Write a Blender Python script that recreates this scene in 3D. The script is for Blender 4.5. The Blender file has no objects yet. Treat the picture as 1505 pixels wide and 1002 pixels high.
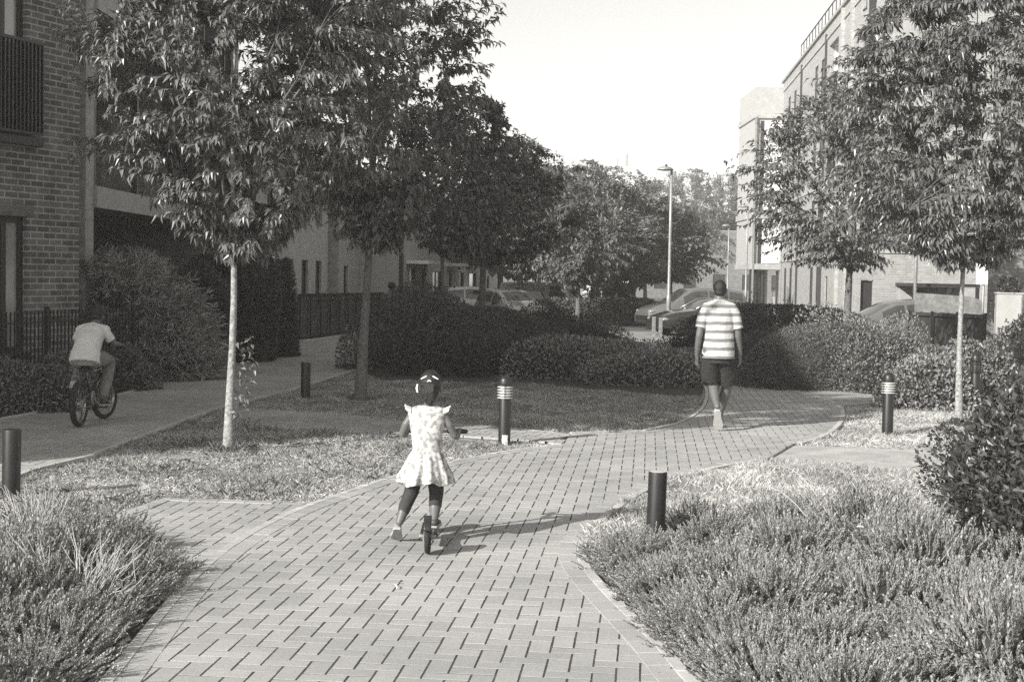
import bpy, bmesh, math, random
import numpy as np
from mathutils import Vector, Matrix, noise as mnoise
from math import sin, cos, pi, radians, sqrt, atan2

random.seed(7)
RNG = np.random.default_rng(7)
SC = bpy.context.scene
COL = SC.collection

# ------------------------------------------------------------ camera
CAM_H, F_PX, IMG_W, IMG_H = 1.70, 2150.0, 1505.0, 1002.0
PITCH, ROLL = math.atan(99 / F_PX), 0.018
_F = Vector((0, cos(PITCH), -sin(PITCH)))
_R0, _U0 = Vector((1, 0, 0)), Vector((0, sin(PITCH), cos(PITCH)))
_R = cos(ROLL) * _R0 + sin(ROLL) * _U0
_U = -sin(ROLL) * _R0 + cos(ROLL) * _U0
cam_d = bpy.data.cameras.new('camera')
cam = bpy.data.objects.new('camera', cam_d)
COL.objects.link(cam)
m = Matrix((( _R.x, _U.x, -_F.x, 0), (_R.y, _U.y, -_F.y, 0), (_R.z, _U.z, -_F.z, CAM_H), (0, 0, 0, 1)))
cam.matrix_world = m
cam_d.sensor_width = 36
cam_d.lens = F_PX / IMG_W * 36
cam_d.clip_end = 2000
cam_d.clip_start = 0.05
SC.camera = cam

# ------------------------------------------------------------ light
SKY_LOW, SKY_HIGH = 1.02, 1.32
SUN_AZ = radians(226)      # clockwise from +Y, direction towards the sun
SUN_EL = radians(27)
sunvec = Vector((sin(SUN_AZ) * cos(SUN_EL), cos(SUN_AZ) * cos(SUN_EL), sin(SUN_EL)))
sd = bpy.data.lights.new('sun', 'SUN')
sd.energy = 3.6
sd.angle = radians(0.55)
sd.color = (1.0, 0.985, 0.93)
so = bpy.data.objects.new('sun', sd)
COL.objects.link(so)
so.rotation_euler = sunvec.to_track_quat('Z', 'Y').to_euler()
so.location = sunvec * 60

W = bpy.data.worlds.new('World')
SC.world = W
W.use_nodes = True
nt = W.node_tree
nt.nodes.clear()
sky = nt.nodes.new('ShaderNodeTexSky')
sky.sky_type = 'NISHITA'
sky.sun_disc = False
sky.sun_elevation = SUN_EL
sky.sun_rotation = SUN_AZ
sky.dust_density = 1.0
bw = nt.nodes.new('ShaderNodeRGBToBW')          # black-and-white film
tint = nt.nodes.new('ShaderNodeMixRGB')
tint.blend_type = 'MULTIPLY'
tint.inputs[0].default_value = 1
tint.inputs[2].default_value = (1.0, 0.99, 0.955, 1)
bg = nt.nodes.new('ShaderNodeBackground')
bg.inputs[1].default_value = 0.105
out = nt.nodes.new('ShaderNodeOutputWorld')
nt.links.new(sky.outputs[0], bw.inputs[0])
nt.links.new(bw.outputs[0], tint.inputs[1])
# sky gain by elevation; upper sky raised to add fill in the shade
wtc = nt.nodes.new('ShaderNodeTexCoord'); wsx = nt.nodes.new('ShaderNodeSeparateXYZ')
nt.links.new(wtc.outputs['Generated'], wsx.inputs[0])
wmr = nt.nodes.new('ShaderNodeMapRange'); wmr.interpolation_type = 'SMOOTHSTEP'
wmr.inputs[1].default_value = 0.16; wmr.inputs[2].default_value = 0.55; wmr.inputs[3].default_value = SKY_LOW; wmr.inputs[4].default_value = SKY_HIGH
nt.links.new(wsx.outputs[2], wmr.inputs[0])
wmul = nt.nodes.new('ShaderNodeMixRGB'); wmul.blend_type = 'MULTIPLY'; wmul.inputs[0].default_value = 1
nt.links.new(tint.outputs[0], wmul.inputs[1]); nt.links.new(wmr.outputs[0], wmul.inputs[2])
nt.links.new(wmul.outputs[0], bg.inputs[0])
nt.links.new(bg.outputs[0], out.inputs[0])
SC.view_settings.view_transform = 'Standard'
SC.view_settings.look = 'None'
SC.view_settings.exposure = 1.07
SC.view_settings.gamma = 1
SC.render.engine = 'CYCLES'
SC.cycles.use_denoising = False
SC.cycles.max_bounces = 6
SC.cycles.diffuse_bounces = 3
SC.cycles.glossy_bounces = 3
SC.cycles.transmission_bounces = 3
SC.cycles.transparent_max_bounces = 4

# ------------------------------------------------------------ place helpers
def gz(x, y):
    """ground height: the site falls gently away from the camera"""
    t = min(1.0, max(0.0, (y - 22.0) / 26.0))
    return -0.38 * t * t * (3 - 2 * t)

def gz_np(y):
    t = np.clip((y - 22.0) / 26.0, 0, 1)
    return -0.38 * t * t * (3 - 2 * t)

def ray(px, py):
    return (_F + _R * ((px - IMG_W / 2) / F_PX) - _U * ((py - IMG_H / 2) / F_PX))

def G(px, py):
    r = ray(px, py)
    z = 0.0
    p = None
    for _ in range(8):
        t = (z - CAM_H) / r.z
        p = Vector((r.x * t, r.y * t, z))
        z = gz(p.x, p.y)
    return p

def at(px, py, Y):
    """point seen at a photo position, at distance Y from the camera"""
    r = ray(px, py)
    t = Y / r.y
    return Vector((r.x * t, Y, CAM_H + r.z * t))

# ------------------------------------------------------------ object helpers
def tag(o, label=None, cat=None, group=None, kind=None):
    if label: o['label'] = label
    if cat: o['category'] = cat
    if group: o['group'] = group
    if kind: o['kind'] = kind
    return o

def empty(name, loc=(0, 0, 0), rz=0.0):
    o = bpy.data.objects.new(name, None)
    o.location = loc
    o.rotation_euler = (0, 0, rz)
    o.empty_display_size = 0.2
    COL.objects.link(o)
    return o

def link(name, me, parent=None, mats=None, smooth=False):
    o = bpy.data.objects.new(name, me)
    COL.objects.link(o)
    if parent is not None: o.parent = parent
    if mats is not None:
        for mt in (mats if isinstance(mats, (list, tuple)) else [mats]):
            me.materials.append(mt)
    if smooth:
        me.shade_smooth()
    return o

def copy_tree(o, parent=None):
    c = o.copy()
    COL.objects.link(c)
    c.parent = parent
    for ch in o.children:
        copy_tree(ch, c)
    return c

def mesh_np(name, verts, faces, matidx=None):
    """verts (N,3) array, faces (M,k) array with constant k"""
    verts = np.ascontiguousarray(verts, dtype=np.float32)
    faces = np.ascontiguousarray(faces, dtype=np.int32)
    me = bpy.data.meshes.new(name)
    k = faces.shape[1]
    me.vertices.add(len(verts))
    me.vertices.foreach_set('co', verts.ravel())
    me.loops.add(faces.size)
    me.loops.foreach_set('vertex_index', faces.ravel())
    me.polygons.add(len(faces))
    me.polygons.foreach_set('loop_start', np.arange(0, faces.size, k, dtype=np.int32))
    if matidx is not None:
        me.polygons.foreach_set('material_index', np.asarray(matidx, dtype=np.int32))
    me.update(calc_edges=True)
    me.shade_flat()
    return me

class MB:
    """collects shapes into one mesh"""
    def __init__(s): s.v = []; s.f = []; s.m = []; s.cur = 0
    def mat(s, i): s.cur = i; return s
    def add(s, vs, fs):
        b = len(s.v)
        s.v += [tuple(v) for v in vs]
        s.f += [tuple(b + i for i in f) for f in fs]
        s.m += [s.cur] * len(fs)
        return s
    def box(s, x0, x1, y0, y1, z0, z1):
        vs = [(x0,y0,z0),(x1,y0,z0),(x1,y1,z0),(x0,y1,z0),(x0,y0,z1),(x1,y0,z1),(x1,y1,z1),(x0,y1,z1)]
        return s.add(vs, [(0,3,2,1),(4,5,6,7),(0,1,5,4),(1,2,6,5),(2,3,7,6),(3,0,4,7)])
    def bar(s, a, b, w, h=None, up=(0,0,1)):
        """rectangular bar from a to b"""
        h = h or w
        a, b = Vector(a), Vector(b)
        d = (b - a).normalized()
        u = Vector(up)
        if abs(d.dot(u)) > .95: u = Vector((1,0,0))
        x = d.cross(u).normalized() * (w/2)
        z = x.cross(d).normalized() * (h/2)
        vs = [a-x-z, a+x-z, a+x+z, a-x+z, b-x-z, b+x-z, b+x+z, b-x+z]
        return s.add(vs, [(0,1,2,3),(7,6,5,4),(4,5,1,0),(5,6,2,1),(6,7,3,2),(7,4,0,3)])
    def tube(s, pts, rad, n=10, cap='flat', squash=None, frame_up=None):
        """tube through pts; rad number or list; squash: (sx, sy) per point scale in frame"""
        pts = [Vector(p) for p in pts]
        if not isinstance(rad, (list, tuple)): rad = [rad] * len(pts)
        rings = []
        up = Vector(frame_up) if frame_up else None
        prev = None
        P, Rr, T = [], [], []
        for i, p in enumerate(pts):
            if i == 0: t = pts[1] - pts[0]
            elif i == len(pts) - 1: t = pts[-1] - pts[-2]
            else: t = (pts[i+1] - pts[i]).normalized() + (pts[i] - pts[i-1]).normalized()
            T.append(t.normalized())
        P, Rr, TT = list(pts), list(rad), list(T)
        SQ = [squash[i] if squash else (1, 1) for i in range(len(pts))]
        if cap == 'round':
            def caps(p, r, t, sgn):
                res = []
                for a in (25, 50, 72, 88):
                    a = radians(a)
                    res.append((p + t * (sgn * r * sin(a)), r * cos(a)))
                return res
            h = caps(P[0], Rr[0], TT[0], -1)[::-1]
            tcap = caps(P[-1], Rr[-1], TT[-1], 1)
            P = [c[0] for c in h] + P + [c[0] for c in tcap]
            Rr = [c[1] for c in h] + Rr + [c[1] for c in tcap]
            TT = [TT[0]] * 4 + TT + [TT[-1]] * 4
            SQ = [SQ[0]] * 4 + SQ + [SQ[-1]] * 4
        vs, fs = [], []
        for i, (p, r, t) in enumerate(zip(P, Rr, TT)):
            if prev is None:
                u = up if up else (Vector((0,0,1)) if abs(t.z) < .9 else Vector((1,0,0)))
                x = u.cross(t).normalized() if abs(t.z) < .9 or up else Vector((1,0,0))
                x = (x - t * x.dot(t)).normalized()
            else:
                x = (prev - t * prev.dot(t)).normalized()
            prev = x
            y = t.cross(x)
            for k in range(n):
                a = 2 * pi * k / n
                vs.append(p + x * (cos(a) * r * SQ[i][0]) + y * (sin(a) * r * SQ[i][1]))
        L = len(P)
        for i in range(L - 1):
            for k in range(n):
                k2 = (k + 1) % n
                fs.append((i*n+k, i*n+k2, (i+1)*n+k2, (i+1)*n+k))
        b = len(s.v)
        s.add(vs, fs)
        s.f.append(tuple(b + k for k in range(n))[::-1]); s.m.append(s.cur)
        s.f.append(tuple(b + (L-1)*n + k for k in range(n))); s.m.append(s.cur)
        return s
    def ell(s, c, r, n=16, mrings=10, rot=None):
        """ellipsoid"""
        c = Vector(c)
        vs, fs = [], []
        R = rot or Matrix.Identity(3)
        for i in range(1, mrings):
            th = pi * i / mrings
            for k in range(n):
                a = 2 * pi * k / n
                vs.append(c + R @ Vector((r[0]*sin(th)*cos(a), r[1]*sin(th)*sin(a), r[2]*cos(th))))
        vs.append(c + R @ Vector((0,0,r[2]))); vs.append(c - R @ Vector((0,0,r[2])))
        tpt, bt = len(vs)-2, len(vs)-1
        for i in range(mrings - 2):
            for k in range(n):
                k2 = (k+1) % n
                fs.append((i*n+k, (i+1)*n+k, (i+1)*n+k2, i*n+k2))
        for k in range(n):
            k2 = (k+1) % n
            fs.append((tpt, k, k2))
            fs.append((bt, (mrings-2)*n+k2, (mrings-2)*n+k))
        return s.add(vs, fs)
    def lathe(s, prof, n=20, c=(0,0,0), axis='z', caps=True):
        """profile list of (r, z)"""
        vs, fs = [], []
        for r, z in prof:
            for k in range(n):
                a = 2*pi*k/n
                if axis == 'z': v = (c[0]+r*cos(a), c[1]+r*sin(a), c[2]+z)
                elif axis == 'x': v = (c[0]+z, c[1]+r*cos(a), c[2]+r*sin(a))
                else: v = (c[0]+r*sin(a), c[1]+z, c[2]+r*cos(a))
                vs.append(v)
        for i in range(len(prof)-1):
            for k in range(n):
                k2 = (k+1) % n
                fs.append((i*n+k, i*n+k2, (i+1)*n+k2, (i+1)*n+k))
        s.add(vs, fs)
        if not caps: return s
        b = len(s.v) - len(vs)
        if prof[0][0] > 1e-4:
            s.f.append(tuple(b+k for k in range(n))[::-1]); s.m.append(s.cur)
        if prof[-1][0] > 1e-4:
            s.f.append(tuple(b+(len(prof)-1)*n+k for k in range(n))); s.m.append(s.cur)
        return s
    def grid(s, fn, nu, nv):
        vs = [fn(i/nu, j/nv) for j in range(nv+1) for i in range(nu+1)]
        fs = [(j*(nu+1)+i, j*(nu+1)+i+1, (j+1)*(nu+1)+i+1, (j+1)*(nu+1)+i) for j in range(nv) for i in range(nu)]
        return s.add(vs, fs)
    def build(s, name, mats, parent=None, smooth=False, bevel=0, loc=None, angle=None):
        me = bpy.data.meshes.new(name)
        me.from_pydata(s.v, [], s.f)
        if len(set(s.m)) > 1 or any(s.m):
            me.polygons.foreach_set('material_index', s.m)
        me.update()
        o = link(name, me, parent, mats, smooth)
        if loc is not None: o.location = loc
        if bevel:
            b = o.modifiers.new('bevel', 'BEVEL'); b.width = bevel; b.segments = 2; b.limit_method = 'ANGLE'; b.angle_limit = radians(40)
        if angle:
            me.shade_smooth()
            w = o.modifiers.new('normals', 'WEIGHTED_NORMAL') if False else None
        return o

# ------------------------------------------------------------ materials (all neutral grey: the photograph is black and white)
def mat(name, base, rough=0.8, var=0.25, scale=6.0, island=0.0, bump=0.0, bscale=None, trans=0.0, metal=0.0, spec=0.5, scale2=None, var2=0.0, coat=0.0, coords='Object', gtint=(1.0, .99, .965)):
    mt = bpy.data.materials.new(name)
    mt.use_nodes = True
    t = mt.node_tree; N = t.nodes; L = t.links
    p = N['Principled BSDF']
    p.inputs['Roughness'].default_value = rough
    p.inputs['Metallic'].default_value = metal
    p.inputs['Specular IOR Level'].default_value = spec
    if coat: p.inputs['Coat Weight'].default_value = coat; p.inputs['Coat Roughness'].default_value = .05
    tc = N.new('ShaderNodeTexCoord')
    val = N.new('ShaderNodeValue'); val.outputs[0].default_value = base
    cur = val.outputs[0]
    def mul(a, b):
        k = N.new('ShaderNodeMath'); k.operation = 'MULTIPLY'
        L.new(a, k.inputs[0]); L.new(b, k.inputs[1]); return k.outputs[0]
    def noise_fac(sc, v, det=6):
        n = N.new('ShaderNodeTexNoise'); n.inputs['Scale'].default_value = sc; n.inputs['Detail'].default_value = det
        L.new(tc.outputs[coords], n.inputs['Vector'])
        r = N.new('ShaderNodeMapRange'); r.inputs[1].default_value = .3; r.inputs[2].default_value = .7
        r.inputs[3].default_value = 1 - v; r.inputs[4].default_value = 1 + v
        L.new(n.outputs['Fac'], r.inputs[0]); return r.outputs[0]
    if var: cur = mul(cur, noise_fac(scale, var))
    if var2: cur = mul(cur, noise_fac(scale2, var2, 3))
    if island:
        g = N.new('ShaderNodeNewGeometry')
        r = N.new('ShaderNodeMapRange'); r.inputs[3].default_value = 1 - island; r.inputs[4].default_value = 1 + island
        L.new(g.outputs['Random Per Island'], r.inputs[0]); cur = mul(cur, r.outputs[0])
    cc = N.new('ShaderNodeCombineColor')
    for i, c in enumerate(gtint):
        k = N.new('ShaderNodeMath'); k.operation = 'MULTIPLY'; k.inputs[1].default_value = c
        L.new(cur, k.inputs[0]); L.new(k.outputs[0], cc.inputs[i])
    L.new(cc.outputs[0], p.inputs['Base Color'])
    if bump:
        n = N.new('ShaderNodeTexNoise'); n.inputs['Scale'].default_value = bscale or scale * 4; n.inputs['Detail'].default_value = 5
        L.new(tc.outputs[coords], n.inputs['Vector'])
        b = N.new('ShaderNodeBump'); b.inputs['Strength'].default_value = bump; b.inputs['Distance'].default_value = .01
        L.new(n.outputs['Fac'], b.inputs['Height']); L.new(b.outputs[0], p.inputs['Normal'])
    if trans:
        tr = N.new('ShaderNodeBsdfTranslucent')
        L.new(cc.outputs[0], tr.inputs['Color'])
        mx = N.new('ShaderNodeMixShader'); mx.inputs[0].default_value = trans
        L.new(p.outputs[0], mx.inputs[1]); L.new(tr.outputs[0], mx.inputs[2])
        L.new(mx.outputs[0], N['Material Output'].inputs['Surface'])
    return mt

def brick_mat(name, c1, c2, mortar, bw_=.225, bh=.075, ms=.011, horiz=False, bump=.5, var=.18):
    mt = bpy.data.materials.new(name)
    mt.use_nodes = True
    t = mt.node_tree; N = t.nodes; L = t.links
    p = N['Principled BSDF']; p.inputs['Roughness'].default_value = .9; p.inputs['Specular IOR Level'].default_value = .25
    tc = N.new('ShaderNodeTexCoord')
    sx = N.new('ShaderNodeSeparateXYZ'); L.new(tc.outputs['Object'], sx.inputs[0])
    cb = N.new('ShaderNodeCombineXYZ')
    if horiz:
        L.new(sx.outputs[0], cb.inputs[0]); L.new(sx.outputs[1], cb.inputs[1])
    else:
        ad = N.new('ShaderNodeMath'); ad.operation = 'ADD'
        L.new(sx.outputs[0], ad.inputs[0]); L.new(sx.outputs[1], ad.inputs[1])
        L.new(ad.outputs[0], cb.inputs[0]); L.new(sx.outputs[2], cb.inputs[1])
    b = N.new('ShaderNodeTexBrick')
    b.inputs['Color1'].default_value = (c1, c1*.99, c1*.965, 1)
    b.inputs['Color2'].default_value = (c2, c2*.99, c2*.965, 1)
    b.inputs['Mortar'].default_value = (mortar, mortar*.99, mortar*.965, 1)
    b.inputs['Scale'].default_value = 1
    b.inputs['Mortar Size'].default_value = ms
    b.inputs['Mortar Smooth'].default_value = .2
    b.inputs['Brick Width'].default_value = bw_
    b.inputs['Row Height'].default_value = bh
    L.new(cb.outputs[0], b.inputs['Vector'])
    n = N.new('ShaderNodeTexNoise'); n.inputs['Scale'].default_value = 3.1; n.inputs['Detail'].default_value = 8
    L.new(tc.outputs['Object'], n.inputs['Vector'])
    r = N.new('ShaderNodeMapRange'); r.inputs[1].default_value = .3; r.inputs[2].default_value = .7; r.inputs[3].default_value = 1 - var; r.inputs[4].default_value = 1 + var
    L.new(n.outputs['Fac'], r.inputs[0])
    mx = N.new('ShaderNodeMixRGB'); mx.blend_type = 'MULTIPLY'; mx.inputs[0].default_value = 1
    L.new(b.outputs['Color'], mx.inputs[1]); L.new(r.outputs[0], mx.inputs[2])
    L.new(mx.outputs[0], p.inputs['Base Color'])
    bp = N.new('ShaderNodeBump'); bp.invert = True; bp.inputs['Strength'].default_value = bump; bp.inputs['Distance'].default_value = .008
    L.new(b.outputs['Fac'], bp.inputs['Height']); L.new(bp.outputs[0], p.inputs['Normal'])
    return mt

M = {}
M['paver'] = mat('paving block', .35, .85, .09, 60, island=.10, bump=.3, bscale=220, scale2=.9, var2=.16)
M['joint'] = mat('joint sand', .05, .95, .4, 14, bump=.3)
M['kerb'] = mat('kerb concrete', .46, .85, .14, 14, bump=.3, bscale=120, scale2=1.5, var2=.15)
M['lawn'] = mat('lawn soil', .24, .95, .5, 2.2, bump=.6, bscale=60, scale2=14, var2=.35)
M['blade_dry'] = mat('dry grass blades', .46, .7, .3, 1.2, island=.45, trans=.3, scale2=7, var2=.2)
M['soil'] = mat('bed soil', .05, .95, .45, 9, bump=.9, bscale=45)
M['trunk_pale'] = mat('pale bark', .27, .75, .45, 34, bump=.6, bscale=70)
M['trunk'] = mat('dark bark', .13, .85, .35, 20, bump=.7, bscale=60)
M['leaf'] = mat('cherry leaves', .17, .34, .15, 1.0, island=.35, trans=.22, spec=.5)
M['leaf_dark'] = mat('darker leaves', .17, .42, .15, 1.0, island=.35, trans=.2, spec=.4)
M['leaf_far'] = mat('far leaves', .21, .6, .2, .5, island=.4, trans=.25, spec=.3)
M['leaf_shrub'] = mat('shrub leaves', .16, .42, .2, 1.5, island=.45, trans=.15, spec=.5)
M['leaf_deep'] = mat('deep green shrub leaves', .105, .5, .2, 1.5, island=.4, trans=.12, spec=.4)
M['leaf_hedge'] = mat('glossy hedge leaves', .065, .38, .2, 1.5, island=.45, trans=.12, spec=.5)
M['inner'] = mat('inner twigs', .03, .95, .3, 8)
M['lavender'] = mat('lavender needles', .36, .65, .2, 1.8, island=.4, trans=.25, spec=.3)
M['stem'] = mat('bare stems', .42, .8, .2, 30)
M['iron'] = mat('black painted metal', .018, .42, .2, 10, spec=.5)
M['steel'] = mat('galvanised steel', .30, .45, .2, 12, metal=.3)
M['white'] = mat('white paint', .75, .6, .06, 8)
M['silver'] = mat('brushed light rings', .62, .35, .1, 10, metal=.4)
M['glass'] = mat('window glass', .035, .12, .0, 1, spec=.4)
M['glass_dull'] = mat('dull window glass', .045, .35, .2, 1.5, spec=.2)
M['frame'] = mat('dark window frame', .03, .5, .1, 8)
M['concrete'] = mat('pale render', .38, .85, .10, 3, bump=.2, bscale=60)
M['grey_panel'] = mat('grey cladding', .17, .7, .12, 4)
M['pale_panel'] = mat('pale cladding', .66, .6, .06, 2)
M['brick_red'] = brick_mat('dark red brick', .095, .18, .34, .262, .088, .012, var=.25)
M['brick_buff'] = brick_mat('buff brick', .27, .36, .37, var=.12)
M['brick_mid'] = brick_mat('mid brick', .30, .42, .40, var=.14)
M['brick_dark'] = brick_mat('brown brick', .13, .19, .20, var=.16)
M['timber'] = mat('dark fence boards', .035, .8, .35, 5, bump=.3, scale2=1.2, var2=.3)
M['roof'] = mat('roof', .3, .8, .1, 2)
# ------------------------------------------------------------ ground
xs = np.concatenate([np.linspace(-220, -30, 12), np.linspace(-28, 28, 57), np.linspace(30, 220, 12)])
ys = np.concatenate([np.linspace(-60, -10, 6), np.linspace(-8, 60, 69), np.linspace(66, 600, 24)])
XX, YY = np.meshgrid(xs, ys)
vv = np.stack([XX.ravel(), YY.ravel(), gz_np(YY).ravel()], 1)
nx = len(xs)
ii, jj = np.meshgrid(np.arange(nx - 1), np.arange(len(ys) - 1))
b0 = (jj * nx + ii).ravel()
gme = mesh_np('ground', vv, np.stack([b0, b0 + 1, b0 + nx + 1, b0 + nx], 1))
tag(link('ground', gme, None, M['lawn'], True), kind='structure')

def W2(pts): return [(p.x, p.y) for p in (G(*q) for q in pts)]

# outlines measured in the photograph, carried to the ground
MAIN_L = [(175,1002),(215,950),(262,890),(300,848),(350,806),(400,776),(450,752),(520,727),(590,703),(650,688),(700,677),(760,666),(825,658)]
MAIN_R = [(997,1002),(960,957),(905,900),(870,862),(850,835),(847,812),(856,790),(882,764),(918,738),(965,714),(1020,697),(1075,685),(1130,677)]
CIRC = [(1165,656),(1202,645),(1226,629),(1235,612),(1227,597),(1198,585),(1150,573),(1100,561)]
wl, wr, wc = W2(MAIN_L), W2(MAIN_R), W2(CIRC)
wl = [(-1.05, -6.0), (-1.42, 3.0)] + wl
wr = [(2.0, -6.0), (1.09, 3.0)] + wr
def smooth_line(pts, n=6):
    """Catmull-Rom"""
    P = [pts[0]] + list(pts) + [pts[-1]]
    o = []
    for i in range(1, len(P) - 2):
        p0, p1, p2, p3 = [np.array(P[i + k - 1]) for k in range(4)]
        for k in range(n):
            t = k / n
            o.append(tuple(.5 * ((2*p1) + (-p0+p2)*t + (2*p0-5*p1+4*p2-p3)*t*t + (-p0+3*p1-3*p2+p3)*t**3)))
    o.append(tuple(P[-2]))
    return o
WL, WR, WC = smooth_line(wl), smooth_line(wr), smooth_line(wc)
UP_L = W2([(840,641),(900,640),(960,636),(1005,624),(1030,609),(1040,594),(1041,575),(1030,556)])
UP_L = smooth_line(UP_L)
MAIN_POLY = WL + UP_L + W2([(1100,556)]) + WC[::-1] + WR[::-1]
UPPER_POLY = W2([(1030,556),(1005,530),(975,512),(930,500),(1010,497),(1060,515),(1095,540),(1100,556)])
STRIP_POLY = W2([(1130,677),(1250,689),(1370,692),(1520,695),(1520,668),(1370,663),(1250,658),(1165,656)])
BAND_POLY = W2([(1229,599),(1320,592),(1400,590),(1520,592),(1520,570),(1400,576),(1330,580),(1290,583),(1177,571),(1150,573),(1198,585)])
CROSS_POLY = W2([(330,598),(400,606),(530,614),(600,624),(672,626),(750,632),(840,641),(825,656),(790,651),(700,645),(600,639),(480,635),(400,628),(330,620)])
APRON_POLY = W2([(60,850),(120,790),(177,760),(237,737),(330,739),(452,743),(400,770),(350,800),(300,840),(262,885),(150,890)])
BIKE_N = W2([(-60,735),(33,697),(120,677),(255,626),(326,599),(400,583),(526,545)])
BIKE_F = W2([(-60,640),(0,621),(102,602),(207,576),(329,528),(430,504),(530,489)])
dn = np.array(BIKE_N[-1]) - np.array(BIKE_N[-2]); dn = dn / np.linalg.norm(dn)
df = np.array(BIKE_F[-1]) - np.array(BIKE_F[-2]); df = df / np.linalg.norm(df)
BIKE_N = BIKE_N + [tuple(np.array(BIKE_N[-1]) + dn * 19)]
BIKE_F = BIKE_F + [tuple(np.array(BIKE_F[-1]) + df * 6)]
sn = np.array(BIKE_N[0]) - np.array(BIKE_N[1]); sn /= np.linalg.norm(sn)
BIKE_N = [tuple(np.array(BIKE_N[0]) + sn * 12)] + BIKE_N
BIKE_F = [tuple(np.array(BIKE_F[0]) + sn * 13)] + BIKE_F
BIKE_POLY = BIKE_N + BIKE_F[::-1]

def inside(poly, X, Y):
    X = np.asarray(X); Y = np.asarray(Y)
    c = np.zeros(X.shape, bool)
    n = len(poly)
    for i in range(n):
        x0, y0 = poly[i]; x1, y1 = poly[(i + 1) % n]
        if y0 == y1: continue
        k = ((y0 > Y) != (y1 > Y)) & (X < (x1 - x0) * (Y - y0) / (y1 - y0) + x0)
        c ^= k
    return c

def flat_poly(name, poly, z, mt, label=None, **kw):
    bm = bmesh.new()
    vs = [bm.verts.new((x, y, z)) for x, y in poly]
    f = bm.faces.new(vs)
    bmesh.ops.triangulate(bm, faces=[f])
    # follow the fall of the ground
    if max(p[1] for p in poly) > 22:
        for yc in np.arange(22, 50, 1.5):
            bmesh.ops.bisect_plane(bm, geom=bm.verts[:] + bm.edges[:] + bm.faces[:], plane_co=(0, yc, 0), plane_no=(0, 1, 0))
        for v in bm.verts: v.co.z = z + gz(0, v.co.y)
    bmesh.ops.recalc_face_normals(bm, faces=bm.faces)
    if bm.faces[:] and sum(f.normal.z for f in bm.faces) < 0:
        bmesh.ops.reverse_faces(bm, faces=bm.faces)
    me = bpy.data.meshes.new(name)
    bm.to_mesh(me); bm.free()
    return tag(link(name, me, None, mt), label, kind='structure', **kw)

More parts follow.
